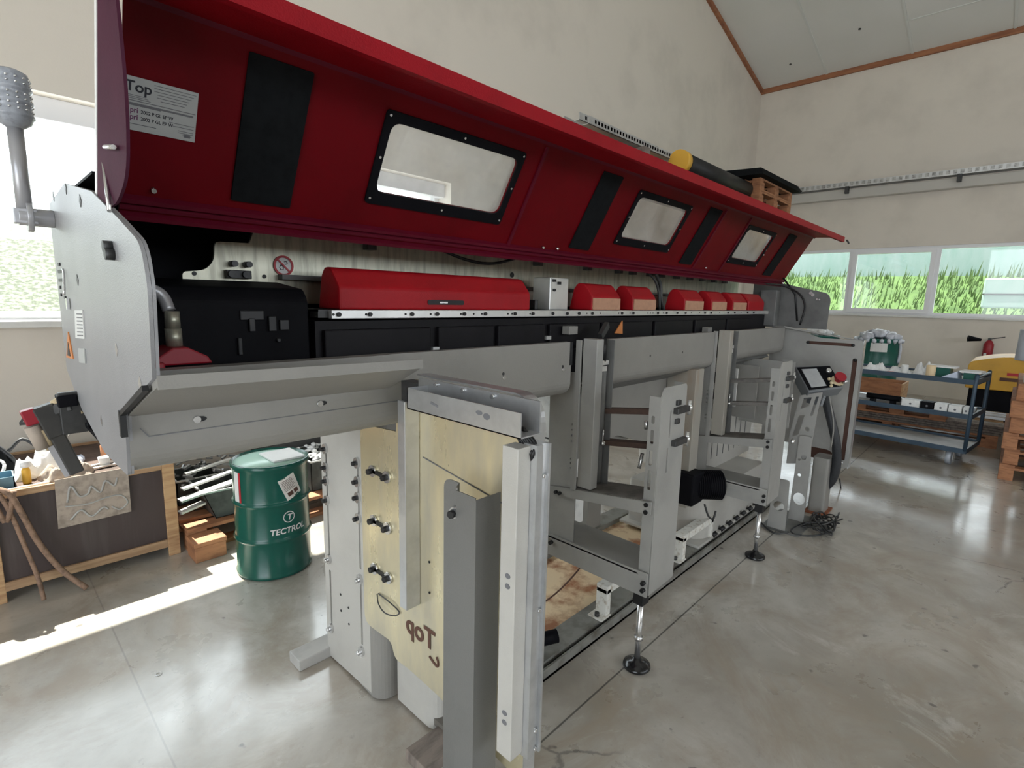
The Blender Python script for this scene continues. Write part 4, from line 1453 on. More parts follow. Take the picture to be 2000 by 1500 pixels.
# ---- support frames
def support_frame(x, first):
    dx = x - 1.786
    fr_ = part('support_frame', MB().box(x - .02, x - .014, .925, 1.46, .345, .445)
               .box(x - .02, x + .20, .97, 1.46, .43, .436), 'frame_grey', label='grey bolted support frame')
    part('shelf_plate', MB().box(x - .014, x + .20, .97, 1.46, .37, .376), 'dusty_grey', fr_)
    # upper sloping beam with a dusty top
    ub = MB()
    ub.hull8([(x - .03, 1.43, .64), (x - .03, 1.43, .675), (x - .024, 1.43, .675), (x - .024, 1.43, .64)],
             [(x - .03, .925, .695), (x - .03, .925, .745), (x - .024, .925, .745), (x - .024, .925, .695)])
    part('cross_beam', ub, 'frame_grey', fr_)
    ub = MB()
    ub.hull8([(x - .024, 1.43, .672), (x + .15, 1.43, .672), (x + .15, 1.43, .676), (x - .024, 1.43, .676)],
             [(x - .024, .975, .736), (x + .15, .975, .736), (x + .15, .975, .740), (x - .024, .975, .740)])
    part('beam_top', ub, 'dusty_grey', fr_)
    # outer post
    q = MB()
    fs = [rect(x + .075, .98, x + .085, 1.09, .004), rect(x + .07, .84, x + .08, .94, .004)]
    q.sheet('y', .928, .005, rpoly([(x, .345), (x + .205, .35), (x + .205, 1.185), (x + .02, 1.185), (x, 1.15)], [0, .01, .02, .01, 0]), fs)
    sls = [rect(.948, 1.045, .962, 1.075, .006), rect(.948, .965, .962, 1.02, .006), rect(.948, .88, .962, .94, .006), rect(.948, .78, .962, .86, .006)]
    q.sheet('x', x, .005, [(.928, .345), (.975, .345), (.975, 1.15), (.928, 1.15)], sls)
    q.box(x + .20, x + .205, .93, .98, .35, 1.185)
    po_ = part('outer_post', q, 'frame_grey', fr_)
    bl = MB()
    for y, z in ((.945, .73), (.945, .70), (.938, .405), (.938, .375), (1.41, .41), (1.44, .425)):
        bl.cyl((x - .02, y, z), (x - .036, y, z), .009, n=10)
    for y, z in ((1.365, .66), (1.385, .66)):
        bl.cyl((x - .03, y, z), (x - .042, y, z), .008, n=10)
    part('bolts', bl, 'black', fr_)
    # arm brackets and screws on the outer post
    bk = MB()
    for z in (1.085, .955):
        bk.box(x + .10, x + .20, .905, .927, z - .012, z + .012)
    bk.box(x + .115, x + .145, .915, .927, 1.105, 1.125).box(x + .115, x + .145, .915, .927, 1.03, 1.05)
    part('arm_bracket', bk, 'dark_steel', fr_, .002)
    sb = MB()
    for z in (1.085, .955):
        sb.cyl((x + .215, .915, z - .03), (x + .215, .915, z + .03), .008, n=10).blob((x + .215, .915, z), .014)
    part('adjusting_screw', sb, 'steel', fr_)
    # inner post
    q = MB()
    q.sheet('x', x - .005, .006, [(1.30, .43), (1.46, .43), (1.46, 1.20), (1.30, 1.20)],
            [circ(1.33, z, .005, 8) for z in (.975, .95, .925, .90, .82, .80, .78)] + [circ(1.315, z, .006, 8) for z in (1.0, .87, .75)])
    q.box(x, x + .2, 1.455, 1.46, .43, 1.10)
    q.box(x - .03, x - .02, 1.288, 1.312, .69, 1.34)
    part('inner_post', q, 'frame_grey', fr_)
    q = MB()
    q.box(x - .018, x + .03, 1.215, 1.285, .71, 1.348)
    part('post_channel', q, 'post_stained' if not first else 'frame_grey', fr_, .003)
    q = MB().box(x + .03, x + .12, 1.29, 1.295, .70, 1.34).box(x + .115, x + .12, 1.22, 1.295, .70, 1.34)
    part('post_recess', q, 'grey_dark', fr_)
    cy = part('lift_cylinder', MB().cyl((x + .075, 1.25, .72), (x + .075, 1.25, 1.21), .021), 'grey_dark', fr_)
    part('piston_rod', MB().cyl((x + .075, 1.25, 1.25), (x + .075, 1.25, 1.345), .016), 'black', fr_)
    part('clevis', MB().box(x + .045, x + .105, 1.235, 1.265, 1.235, 1.255).box(x + .04, x + .085, 1.23, 1.26, 1.21, 1.232), 'aluminium', fr_, .002)
    part('fitting', MB().blob((x + .065, 1.22, .90), .012).cyl((x + .065, 1.22, .91), (x + .065, 1.22, .96), .004), 'steel', fr_)
    # bar arms
    for z0, z1 in ((1.015, 1.065), (.875, .92)):
        am = MB()
        am.hull8([(x + .10, 1.28, z0), (x + .155, 1.28, z0), (x + .155, 1.28, z0 + .022), (x + .10, 1.28, z0 + .022)],
                 [(x + .10, .94, z1), (x + .155, .94, z1), (x + .155, .94, z1 + .022), (x + .10, .94, z1 + .022)])
        part('bar_arm', am, 'wood_dark' if first else 'dusty_grey', fr_, .002)
    # levelling foot
    ft = part('levelling_foot', MB().cyl((x + .02, .967, .03), (x + .02, .967, .30), .0125), 'steel', fr_)
    part('foot_nut', MB().box(x - .005, x + .045, .945, .99, .29, .345), 'black', fr_, .002)
    part('lock_nut', MB().cyl((x + .02, .967, .125), (x + .02, .967, .14), .019, n=6), 'steel', fr_)
    part('foot_pad', MB().lathe((x + .02, .967, 0), [(.052, 0), (.057, .006), (.055, .016), (.035, .026), (.02, .034), (.014, .045)], 32), 'black_gloss', fr_)
    return fr_


support_frame(1.786, True)
support_frame(3.151, False)
part('adjusting_screw', MB().cyl(P(1255, 885, y=1.05), P(1248, 915, y=1.05), .008).cyl(P(1262, 822, y=1.0), P(1262, 838, y=1.0), .008), 'steel')

# ---- pedestals, gearbox, motor behind the frames
part('end_box', MB().box(2.085, 2.30, 1.62, 1.90, .28, 1.09), 'white_paint', bev=.004)
part('end_box_seam', MB().box(2.082, 2.086, 1.62, 1.90, .775, .783).box(2.080, 2.086, 1.74, 1.78, .80, .85), 'black')
part('rear_leg', MB().box(2.6, 2.75, 1.80, 1.88, .06, .74), 'grey_paint')
part('beam_bracket', MB().prism('y', [(1.90, 1.10), (3.0, 1.10), (3.0, .60), (2.35, .80), (1.95, .73)], 1.462, 1.475), 'grey_paint')
part('stained_post', MB().box(2.86, 2.96, 1.28, 1.46, .30, 1.13), 'post_stained', bev=.004)
part('gear_cabinet', MB().prism('z', rpoly([(2.95, 1.72), (2.95, 1.30), (3.02, 1.22), (4.0, 1.22), (4.0, 1.72)], [.02, .06, .06, .02, .02]), .06, .36)
     .box(2.90, 4.05, 1.20, 1.75, .056, .075), 'plate_paint', bev=.004)
gbm = MB()
for k in range(7):
    gbm.cyl((3.12 + .12 * k, 1.19, .075), (3.12 + .12 * k, 1.21, .09), .02, n=8)
part('cabinet_bolts', gbm, 'black')
part('cabinet_screws', MB().cyl((2.945, 1.40, .13), (2.935, 1.40, .13), .012, n=10).cyl((2.945, 1.36, .10), (2.935, 1.36, .10), .012, n=10), 'steel')
part('rear_cabinet', MB().prism('z', rpoly([(3.32, 1.88), (3.32, 1.42), (4.25, 1.42), (4.25, 1.88)], .02), .36, .735), 'plate_paint')
cr_ = MB()
for k in range(8):
    cr_.box(3.40 + .1 * k, 3.404 + .1 * k, 1.416, 1.421, .44, .70)
part('cabinet_ribs', cr_, 'grey_dark')
part('drive_plate', MB().box(3.45, 3.46, 1.27, 1.46, .84, 1.09), 'white_paint')
part('drive_pulley', MB().cyl((3.449, 1.38, 1.02), (3.42, 1.38, 1.02), .045).cyl((3.449, 1.37, .91), (3.42, 1.37, .91), .05), 'dark_steel')
part('plate_bolt', MB().cyl((3.449, 1.31, 1.04), (3.44, 1.31, 1.04), .01, n=8), 'dark_steel')
part('guard_sheet', MB().box(3.62, 3.63, 1.20, 1.46, .74, 1.10), 'grey_paint')
part('guard_sheet', MB().box(3.9, 3.91, 1.06, 1.40, .66, 1.12), 'frame_grey')
mo = MB().box(2.80, 2.95, 1.22, 1.36, .34, .53)
MO = part('motor', mo, 'black_paint', bev=.012)
mc = MB()
d0, d1 = Vector((2.93, 1.28, .435)), Vector((3.04, 1.16, .435))
prof = []
for k in range(14):
    prof += [(.088, .012 * k), (.088, .012 * k + .006), (.078, .012 * k + .006), (.078, .012 * k + .012)]
prof += [(.070, .172), (.03, .176)]
mc.lathe((0, 0, 0), prof, 28)
q = (d1 - d0).normalized().to_track_quat('Z', 'Y').to_matrix().to_4x4()
bmesh.ops.transform(mc.bm, matrix=Matrix.Translation(d0) @ q, verts=mc.bm.verts)
part('motor_body', mc, 'black_paint', MO)
part('motor_cable', MB().tube([(2.93, 1.2, .33), (2.95, 1.18, .26), (3.0, 1.17, .23), (3.03, 1.17, .27)], .006), 'dark_steel')
part('valve', MB().cyl((1.50, 1.29, .10), (1.60, 1.23, .11), .028).cyl((1.49, 1.29, .055), (1.49, 1.29, .13), .028).cyl((1.50, 1.36, .16), (1.56, 1.34, .16), .018), 'black_paint')
part('roller_foot', MB().cyl((1.35, 1.24, .035), (1.50, 1.24, .035), .03), 'rail_grey')
part('thin_cable', MB().tube([(1.90, 1.30, .35), (1.86, 1.33, .26), (1.75, 1.40, .14), (1.6, 1.5, .06)], .004), 'slot_brown')
part('red_sensor', MB().box(1.88, 1.90, 1.6, 1.64, .40, .46), 'red_dark')

# ---- control stand at the right end
CSX = 3.68
st_ = MB()
_leg = lambda x0: st_.sheet('x', x0, .008, rpoly([(1.06, 0.0), (.90, 0), (.90, .42), (.92, .62), (1.04, .62), (1.06, .40)], [0, 0, 0, .02, .02, 0]), [circ(.98, .14, .05, 20), circ(.98, .34, .016, 12), circ(.985, .48, .032, 16)])
st_.sheet('x', 3.68, .008, rpoly([(1.065, 0.0), (.95, 0), (.955, .36), (1.05, .36)], [0, 0, .02, .02]), [circ(1.005, .17, .034, 20)])
st_.sheet('x', 3.93, .008, rpoly([(1.005, 0.0), (.905, 0), (.905, .40), (.915, .62), (.99, .62), (.995, .40)], [0, 0, 0, .02, .02, 0]), [circ(.95, .17, .038, 20, 1.15), circ(.965, .34, .012, 12), circ(.95, .47, .018, 16), circ(.975, .45, .010, 16)])
CS = part('control_stand', st_, 'frame_grey', label='perforated grey stand of the operator console')
sl_ = MB()
arm_o = [(3.62, .38), (3.78, .38), (4.16, .95), (3.95, .95)]
_p = lambda L_: [(lambda v: (v.y, v.z))(P(a, b, x=3.98)) for a, b in L_]
sl_.sheet('x', 3.98, .010, rpoly(_p([(1563, 772), (1607, 766), (1598, 800), (1578, 905), (1536, 905), (1542, 850)]), .008),
          [rpoly(_p([(1570, 777), (1586, 776), (1580, 794), (1564, 798)]), .004), rpoly(_p([(1560, 812), (1573, 809), (1560, 848), (1547, 853)]), .006), circ(*_p([(1577, 838)])[0], .016, 14),
           rpoly(_p([(1594, 775), (1600, 774), (1588, 812), (1582, 812)]), .003)])
part('stand_arm', sl_, 'frame_grey', CS)
part('stand_base', MB().box(3.66, 4.08, .86, 1.1, 0, .01), 'grey_dark', CS)
part('stand_clamp', MB().blob(P(1548, 862, y=.93), .028, (1, .6, .8), .15, 1), 'steel', CS)
# console box
a_, b_, c_, d_ = P(1553, 716, x=4.05), P(1621, 713, x=4.22), P(1648, 757, x=4.12), P(1580, 766, x=3.95)
n_ = (b_ - a_).cross(d_ - a_).normalized()
if n_.y > 0: n_ = -n_
if n_.dot(Vector((0, 0, H)) - a_) < 0: n_ = -n_
bx = MB().hull8([a_, b_, c_, d_], [p - n_ * .09 for p in (a_, b_, c_, d_)])
CB = part('console', bx, 'console_grey', bev=.006, label='tilted operator console')
uv = lambda u, v, o=0.0: (a_ + (b_ - a_) * u + (d_ - a_) * v + ((c_ - b_) - (d_ - a_)) * u * v) + n_ * o


def cquad(u0, v0, u1, v1, o0, o1):
    return MB().hull8([uv(u0, v0, o0), uv(u1, v0, o0), uv(u1, v1, o0), uv(u0, v1, o0)], [uv(u0, v0, o1), uv(u1, v0, o1), uv(u1, v1, o1), uv(u0, v1, o1)])


part('console_face', cquad(.03, .05, .97, .93, 0, .004), 'black_paint', CB)
part('screen', cquad(.12, .14, .55, .86, .004, .007), 'screen', CB, label='pale flat screen')
part('selector_switch', MB().cyl(uv(.80, .32, .004), uv(.80, .32, .03), .016), 'steel', CB)
part('emergency_stop', MB().cyl(uv(.92, .72, .004), uv(.92, .72, .04), .022).cyl(uv(.92, .72, .04), uv(.92, .72, .06), .036), 'red_plastic', CB)
part('stop_ring', MB().cyl(uv(.92, .72, .003), uv(.92, .72, .012), .042), 'button_yellow', CB)
part('buttons', MB().blob(uv(.72, .62, .01), .012).blob(uv(.72, .78, .01), .012).blob(uv(.66, .9, .01), .011), 'button_yellow', CB)
part('key', MB().cyl(uv(1.0, .85, .01), uv(1.08, .88, .04), .008), 'steel', CB)
part('console_foot', MB().bar(uv(.35, .98, -.05), P(1590, 790, x=4.02), .12, .02), 'console_grey', CB)
part('console_hose', MB().tube([P(1609, 766, x=4.18), P(1618, 800, x=4.22), P(1632, 860, x=4.25), P(1634, 905, x=4.28), P(1626, 935, x=4.30), P(1612, 952, x=4.33)], .030, 14), 'hose_black')
part('console_cable', MB().tube([P(1619, 770, x=4.15), P(1628, 830, x=4.17), P(1622, 880, x=4.2)], .005), 'grey_paint')

#@@OTHERS
# ------------------------------------------------------------------ beams under the machine
single('wooden_beam', MB().box(.80, 1.25, 1.905, 2.0, 0, .045), 'board_grey', 'short weathered beam sticking out under the far corner of the slotted pedestal', 'beam', 'beams under the pedestal', .004)
single('wooden_beam', MB().box(.865, 1.25, 1.16, 1.27, 0, .04), 'wood_old', 'dark grained beam under the near foot of the zinc panel', 'beam', 'beams under the pedestal', .004)

# ------------------------------------------------------------------ 60 litre drum
DX, DY_, DR = 1.085, 2.84, .192
dr_ = thing('oil_drum', 'green steel drum with white TECTROL lettering standing below the machine trough', 'drum', (DX, DY_, 0), 'green drums')
prof = [(.180, .0), (.192, .006), (.194, .02), (.188, .03)]
for k in range(3):
    pass
prof += [(.188, .195), (.191, .205), (.198, .213), (.191, .221), (.188, .231), (.188, .395), (.191, .405), (.198, .413), (.191, .421), (.188, .431), (.188, .585), (.193, .596), (.196, .606), (.196, .622), (.190, .626), (.186, .612), (.02, .612)]
obj('drum_body', MB().lathe((DX, DY_, 0), prof, 48), 'drum_green', dr_)
obj('drum_lid', MB().lathe((DX, DY_, 0), [(.184, .6125), (.184, .615), (.01, .615)], 40), 'lid_mint_sunlit', dr_)
obj('tray_on_lid', MB().box(DX - .02, DX + .15, DY_ - .10, DY_ + .10, .616, .628), 'label_white', dr_, .003)


def on_drum(name, mb2d, m, ang, zc, r=.1895, parent=dr_):
    """wrap a flat mesh (x = arc length, y = height) round the drum"""
    bmesh.ops.subdivide_edges(mb2d.bm, edges=mb2d.bm.edges[:], cuts=2)
    for v in mb2d.bm.verts:
        a = ang + v.co.x / r
        rr = r + v.co.z
        v.co = Vector((DX + rr * math.cos(a), DY_ + rr * math.sin(a), zc + v.co.y))
    return obj(name, mb2d, m, parent)


I4 = Matrix.Identity(4)
AT = math.radians(-88)
on_drum('drum_lettering', MB().text('TECTROL', .044, I4, .0003, bold=True, shear=.15, align='CENTER'), 'label_white', AT, .252)
on_drum('drum_emblem', MB().curve2d([circ(0, 0, .031, 28), circ(0, 0, .0265, 28)], I4, .0006).text('T', .044, Matrix.Translation((.001, -.015, 0)), .0003, bold=True, shear=.2, align='CENTER'), 'label_white', AT + .02, .338)
rm = Matrix.Rotation(math.radians(22), 4, 'Z')
on_drum('drum_paper_label', MB().curve2d([rect(-.045, -.062, .045, .062)], rm, .002), 'paper', AT + .10, .500, .1885)
pt = MB()
for k in range(8):
    pt.curve2d([rect(-.036, .045 - .008 * k, .02 + .012 * ((k * 7) % 3) / 2, .0475 - .008 * k)], rm, .0002)
pt.curve2d([rect(-.03, -.045, 0, -.022)], rm, .0002)
pt.curve2d([rect(.008, -.045, .032, -.022)], rm, .0002)
on_drum('label_print', pt, 'slot_brown', AT + .10, .500, .1901)
on_drum('drum_side_label', MB().curve2d([rect(-.02, -.1, .02, .1)], I4, .001), 'label_white', math.radians(-172), .50, .1885)
on_drum('drum_side_stripe', MB().curve2d([rect(-.006, -.1, .006, .1)], I4, .001), 'sign_red', math.radians(-163), .50, .1888)

# ------------------------------------------------------------------ crate bench at the left
CR = thing('plywood_crate', 'large crate with dark plywood sides and pale wooden posts along the back wall', 'crate', (0.0, 3.75, 0))
CX0, CX1, CYa, CYb = -1.35, .745, 3.34, 4.15
obj('side_panel', MB().box(CX0 + .02, CX1 - .01, CYa + .018, CYa + .03, .10, .52), 'phenolic', CR)
obj('end_panel', MB().box(CX1 - .03, CX1 - .018, CYa + .03, CYb, .10, .52), 'phenolic', CR)
for x in (-.04, CX1 - .055):
    obj('post', MB().box(x, x + .058, CYa, CYa + .018, .0, .545), 'wood', CR, .003)
for x in (CX0, CX1 - .058):
    obj('post', MB().box(x, x + .058, CYb - .018, CYb, .0, .545), 'wood', CR, .003)
obj('rail', MB().box(CX0, CX1 - .055, CYa + .001, CYa + .019, .515, .548), 'wood_x', CR, .003)
obj('rail', MB().box(CX0, CX1 - .055, CYa + .001, CYa + .019, .055, .10), 'wood_x', CR, .003)
obj('rail', MB().box(CX0, CX1, CYb - .02, CYb, .50, .548), 'wood_x', CR, .003)
obj('crate_top', MB().box(CX0, CX1, CYa + .02, CYb, .525, .535), 'wood_dark', CR)
# floor of crate feet
obj('skid', MB().box(CX0, CX1 - .1, 3.6, 3.68, 0, .06), 'wood_old', CR)
# stained sheet on its front
bx0, bx1 = .235, .535
ps = MB().prism('y', [(bx0 - .005, .312), (bx1 - .003, .318), (bx1, .565), (bx0 + .002, .565)], CYa - .005, CYa - .001)
PS = single('stained_sheet', ps, 'cloth_tan', 'beige dusty sheet with pale zigzag streaks hanging on the crate front', 'sheet')
zz = MB()
zz.tube([(bx0 + .04, CYa + .010, .44), (bx0 + .06, CYa + .010, .52), (bx0 + .09, CYa + .010, .46), (bx0 + .125, CYa + .010, .465), (bx0 + .14, CYa + .010, .50), (bx0 + .175, CYa + .010, .46), (bx0 + .20, CYa + .010, .515), (bx0 + .235, CYa + .010, .48), (bx0 + .25, CYa + .010, .52)], .005, 6)
zz.tube([(bx0 + .03, CYa + .010, .42), (bx0 + .12, CYa + .010, .41), (bx0 + .20, CYa + .010, .425), (bx0 + .26, CYa + .010, .42), (bx0 + .285, CYa + .010, .375), (bx0 + .25, CYa + .010, .345), (bx0 + .215, CYa + .010, .37)], .004, 6)
zz.tube([(bx0 + .045, CYa + .010, .345), (bx0 + .09, CYa + .010, .385), (bx0 + .13, CYa + .010, .34), (bx0 + .18, CYa + .010, .375), (bx0 + .20, CYa + .010, .36)], .005, 6)
zo = obj('streaks', zz, 'board_grey', PS)
zo.location = (0, -.016, 0)
# hanging straps / ropes
for k, (pts, lab) in enumerate((([(-.05, 3.4, .565), (.03, 3.31, .56), (.07, 3.30, .44), (.10, 3.295, .28), (.13, 3.27, .12), (.14, 3.22, .015)], 'thin brown strap hanging over the crate edge, left of its twin'),
                                ([(-.03, 3.42, .565), (.06, 3.31, .56), (.10, 3.30, .46), (.15, 3.295, .28), (.22, 3.27, .12), (.30, 3.20, .02)], 'thicker brown strap falling to the floor, nearer the stained sheet'))):
    single('lashing_strap', MB().tube(pts, .010 + .003 * k, 8), 'rope', lab, 'strap', 'brown straps over the crate')
single('lashing_strap', MB().tube([(-.06, 3.46, .56), (-.02, 3.34, .58), (.02, 3.30, .50), (.05, 3.29, .42), (.09, 3.31, .555)], .011, 8), 'rope', 'short brown strap looped at the crate top corner', 'strap', 'brown straps over the crate')

# things lying on the crate
ZT = .536
rnd = random.Random(5)


def cloth(name, cx, cy, z, sx, sy, h, m, label, cat='cloth', group=None, seed=1, n=16):
    r = random.Random(seed)
    ph = [r.uniform(0, 6) for _ in range(6)]
    mb = MB()
    g = [[None] * (n + 1) for _ in range(n + 1)]
    for i in range(n + 1):
        for j in range(n + 1):
            u, v = i / n * 2 - 1, j / n * 2 - 1
            e = max(0, 1 - (abs(u) ** 2.6 + abs(v) ** 2.6) * .75)
            wv = .5 + .25 * math.sin(4 * u + ph[0] + 2 * v) + .2 * math.sin(7 * v + ph[1] - 3 * u) + .12 * math.sin(13 * u + ph[2]) + .1 * math.sin(15 * v + ph[3] + 5 * u)
            zz_ = z + .003 + h * e * max(.08, wv)
            g[i][j] = mb.bm.verts.new((cx + u * sx * (1 + .1 * math.sin(3 * v + ph[4])), cy + v * sy * (1 + .1 * math.sin(4 * u + ph[5])), zz_))
    lo_ = [[mb.bm.verts.new((q.co.x, q.co.y, z)) for q in row] for row in g]
    for i in range(n):
        for j in range(n):
            f = mb.bm.faces.new((g[i][j], g[i + 1][j], g[i + 1][j + 1], g[i][j + 1]))
            f.smooth = True
            mb.bm.faces.new((lo_[i][j], lo_[i][j + 1], lo_[i + 1][j + 1], lo_[i + 1][j]))
    for k in range(n):
        for q1, q2, l1, l2 in ((g[k][0], g[k + 1][0], lo_[k][0], lo_[k + 1][0]), (g[k + 1][n], g[k][n], lo_[k + 1][n], lo_[k][n]),
                               (g[0][k + 1], g[0][k], lo_[0][k + 1], lo_[0][k]), (g[n][k], g[n][k + 1], lo_[n][k], lo_[n][k + 1])):
            mb.bm.faces.new((q1, l1, l2, q2))
    return single(name, mb, m, label, cat, group)


cloth('white_cloth', .20, 3.62, ZT, .10, .09, .17, 'cloth_white', 'crumpled white cloth piled on the plywood crate', 'cloth', 'rags on the crate', 2)
cloth('blue_cloth', .30, 3.74, ZT, .10, .08, .11, 'cloth_blue', 'pale blue cloth bundled behind the tan rag', 'cloth', 'rags on the crate', 4)
cloth('tan_rag', .30, 3.47, ZT, .105, .07, .10, 'cloth_tan', 'folded tan rag hanging to the front edge of the crate', 'cloth', 'rags on the crate', 6)
cloth('black_bag', -.02, 3.80, ZT, .16, .14, .22, 'rubber', 'rumpled black plastic bag at the rear left of the crate', 'bag', None, 8)
bt = thing('spray_bottle', 'small yellow bottle with white cap on the crate', 'bottle', (.145, 3.47, ZT))
obj('bottle_body', MB().lathe((.145, 3.47, ZT), [(.016, 0), (.017, .01), (.017, .07), (.010, .085)], 20), 'yellow_cap', bt)
obj('bottle_cap', MB().lathe((.145, 3.47, ZT), [(.019, .085), (.019, .11), (.012, .118)], 20), 'cloth_white', bt)
single('storage_tray', MB().box(-.12, .10, 3.42, 3.55, ZT, ZT + .004).box(-.12, .10, 3.42, 3.425, ZT, ZT + .06).box(-.12, .10, 3.545, 3.55, ZT, ZT + .06).box(.095, .10, 3.42, 3.55, ZT, ZT + .06),
       'blue_box', 'shallow blue tray at the left end of the crate top', 'tray')
for k, (x, y, r, t, lab) in enumerate(((.03, 3.60, .045, .012, 'larger white cable coil lying on the crate'), (.02, 3.72, .035, .010, 'smaller white cable coil behind the larger one'))):
    pts = [(x + r * math.cos(a), y + r * .8 * math.sin(a), ZT + .06 + .04 * math.sin(a + .5)) for a in [2 * PI * q / 14 for q in range(15)]]
    single('cable_coil', MB().tube(pts, t * .6, 6, 2), 'cloth_white', lab, 'cable', 'cable coils on the crate')
single('brown_jar', MB().lathe((.50, 3.66, ZT), [(.03, 0), (.032, .01), (.032, .09), (.022, .10)], 20), 'wood_red', 'red-brown jar between the rags and the machine end plate', 'jar')
single('white_cup', MB().lathe((.47, 3.56, ZT), [(.02, 0), (.03, .05), (.028, .05), (.018, .006)], 20, caps=False), 'cloth_white', 'white cup tipped among the clutter on the crate', 'cup')
for k, (x0, y0, x1, y1, lab) in enumerate(((.36, 3.50, .60, 3.54, 'long bright steel strip lying nearest the crate edge'), (.38, 3.56, .56, 3.60, 'short bright steel strip behind the long one'), (.05, 3.385, .22, 3.39, 'narrow bright strip in front of the tan rag'))):
    single('steel_strip', MB().bar((x0, y0, ZT + .008), (x1, y1, ZT + .010), .02, .008), 'aluminium', lab, 'strip', 'steel strips on the crate')
for k, (x, y, a, lab) in enumerate(((.10, 3.72, .3, 'dark hose bent over the black bag'), (-.02, 3.68, 1.2, 'dark hose lying at the crate left'))):
    single('dark_hose', MB().tube([(x, y, ZT + .12), (x + .06, y + .02, ZT + .17), (x + .12, y - .02, ZT + .11), (x + .16, y - .03, ZT + .02)], .009), 'hose_black', lab, 'hose', 'dark hoses on the crate')

# ------------------------------------------------------------------ pallets with scrap bins behind the drum


def pallet(name, label, cx, cy, z, group=None, m='wood_red', rot=0.0, L=1.2, W=.8, proto=[]):
    r = thing(name, label, 'pallet', (cx, cy, z), group)
    for k in range(5):
        y = -W / 2 + .05 + k * (W - .1) / 4
        obj('deck_board', MB().box(cx - L / 2, cx + L / 2, cy + y - .05, cy + y + .05, z + .122, z + .144), m, r, .002)
    for k in range(3):
        x = (-L / 2 + .05, 0, L / 2 - .05)[k]
        obj('cross_board', MB().box(cx + x - .05, cx + x + .05, cy - W / 2, cy + W / 2, z + .100, z + .122), m, r, .002)
    for y in (-W / 2 + .05, 0, W / 2 - .05):
        for x in (-L / 2 + .0725, 0, L / 2 - .0725):
            obj('block', MB().box(cx + x - .0725, cx + x + .0725, cy + y - .05, cy + y + .05, z + .022, z + .100), m, r, .003)
        obj('bottom_board', MB().box(cx - L / 2, cx + L / 2, cy + y - .05, cy + y + .05, z, z + .022), m, r, .002)
    r.rotation_euler = (0, 0, rot)
    return r


pal0 = pallet('pallet', 'old wooden pallet carrying scrap bins behind the green drum', 1.38, 3.70, 0)
random.seed(21)


def scrap_bin(label, cx, cy, z, sx, sy, h, fill='steel_scrap', slope=True):
    r = thing('scrap_bin', label, 'bin', (cx, cy, z), 'open steel bins on the pallet')
    t = .004
    fx = sx * .35 if slope else 0
    a = MB()
    # left sloping end, right end, sides, bottom
    a.hull8([(cx - sx + fx, cy - sy, z), (cx - sx + fx, cy + sy, z), (cx - sx, cy + sy, z + h), (cx - sx, cy - sy, z + h)],
            [(cx - sx + fx + t, cy - sy, z), (cx - sx + fx + t, cy + sy, z), (cx - sx + t, cy + sy, z + h), (cx - sx + t, cy - sy, z + h)])
    a.box(cx + sx - t, cx + sx, cy - sy, cy + sy, z, z + h)
    for y in (cy - sy, cy + sy - t):
        a.prism('y', [(cx - sx + fx, z), (cx + sx, z), (cx + sx, z + h), (cx - sx, z + h)], y, y + t)
    a.box(cx - sx + fx, cx + sx, cy - sy, cy + sy, z, z + t)
    obj('bin_shell', a, 'bin_steel', r)
    rm_ = MB()
    rm_.box(cx - sx - .006, cx + sx + .006, cy - sy - .006, cy - sy + .004, z + h - .004, z + h + .006)
    rm_.box(cx - sx - .006, cx + sx + .006, cy + sy - .004, cy + sy + .006, z + h - .004, z + h + .006)
    rm_.box(cx - sx - .006, cx - sx + .006, cy - sy, cy + sy, z + h - .004, z + h + .006)
    obj('bin_rim', rm_, 'aluminium', r)
    return r


scrap_bin('grey-green open bin with a sloping end between crate and drum', 1.06, 3.52, .145, .17, .16, .17)
scrap_bin('smaller dark bin stacked behind the sloping bin', .98, 3.86, .145, .14, .14, .16, slope=False)
scrap_bin('grey bin with white packing to the right of the drum', 1.74, 3.60, .145, .17, .20, .21, slope=False)
q = MB()
for k in range(90):
    x, y = random.uniform(.80, 1.25), random.uniform(3.55, 4.0)
    z = .28 + .30 * (y - 3.45) + random.uniform(-.02, .04)
    a = random.uniform(0, PI)
    l_ = random.uniform(.02, .07)
    q.bar((x, y, z), (x + l_ * math.cos(a), y + l_ * math.sin(a) * .6, z + random.uniform(-.02, .02)), random.uniform(.006, .02), random.uniform(.006, .016))
o = single('metal_offcuts', q, 'steel_scrap', 'heap of dark and shiny metal offcuts in the bins behind the drum', 'scrap')
o['kind'] = 'stuff'
q = MB()
for k in range(70):
    x, y = random.uniform(1.58, 1.90), random.uniform(3.44, 3.80)
    q.blob((x, y, .33 + .05 * random.random()), random.uniform(.012, .026), (1, 1, .6), .25, 1)
o = single('white_packing', q, 'cloth_white', 'white crumpled packing filling the bin right of the drum', 'packing')
o['kind'] = 'stuff'
q = MB()
for k in range(60):
    x, y = random.uniform(1.45, 1.95), random.uniform(3.80, 4.05)
    q.blob((x, y, .44 + .12 * random.random()), random.uniform(.012, .024), (1, 1, .8), .3, 1)
q.box(1.42, 1.98, 3.80, 4.08, .146, .43)
o = single('dark_chips', q, 'dark_steel', 'dark coiled metal chips heaped in a box behind the white packing', 'scrap')
o['kind'] = 'stuff'
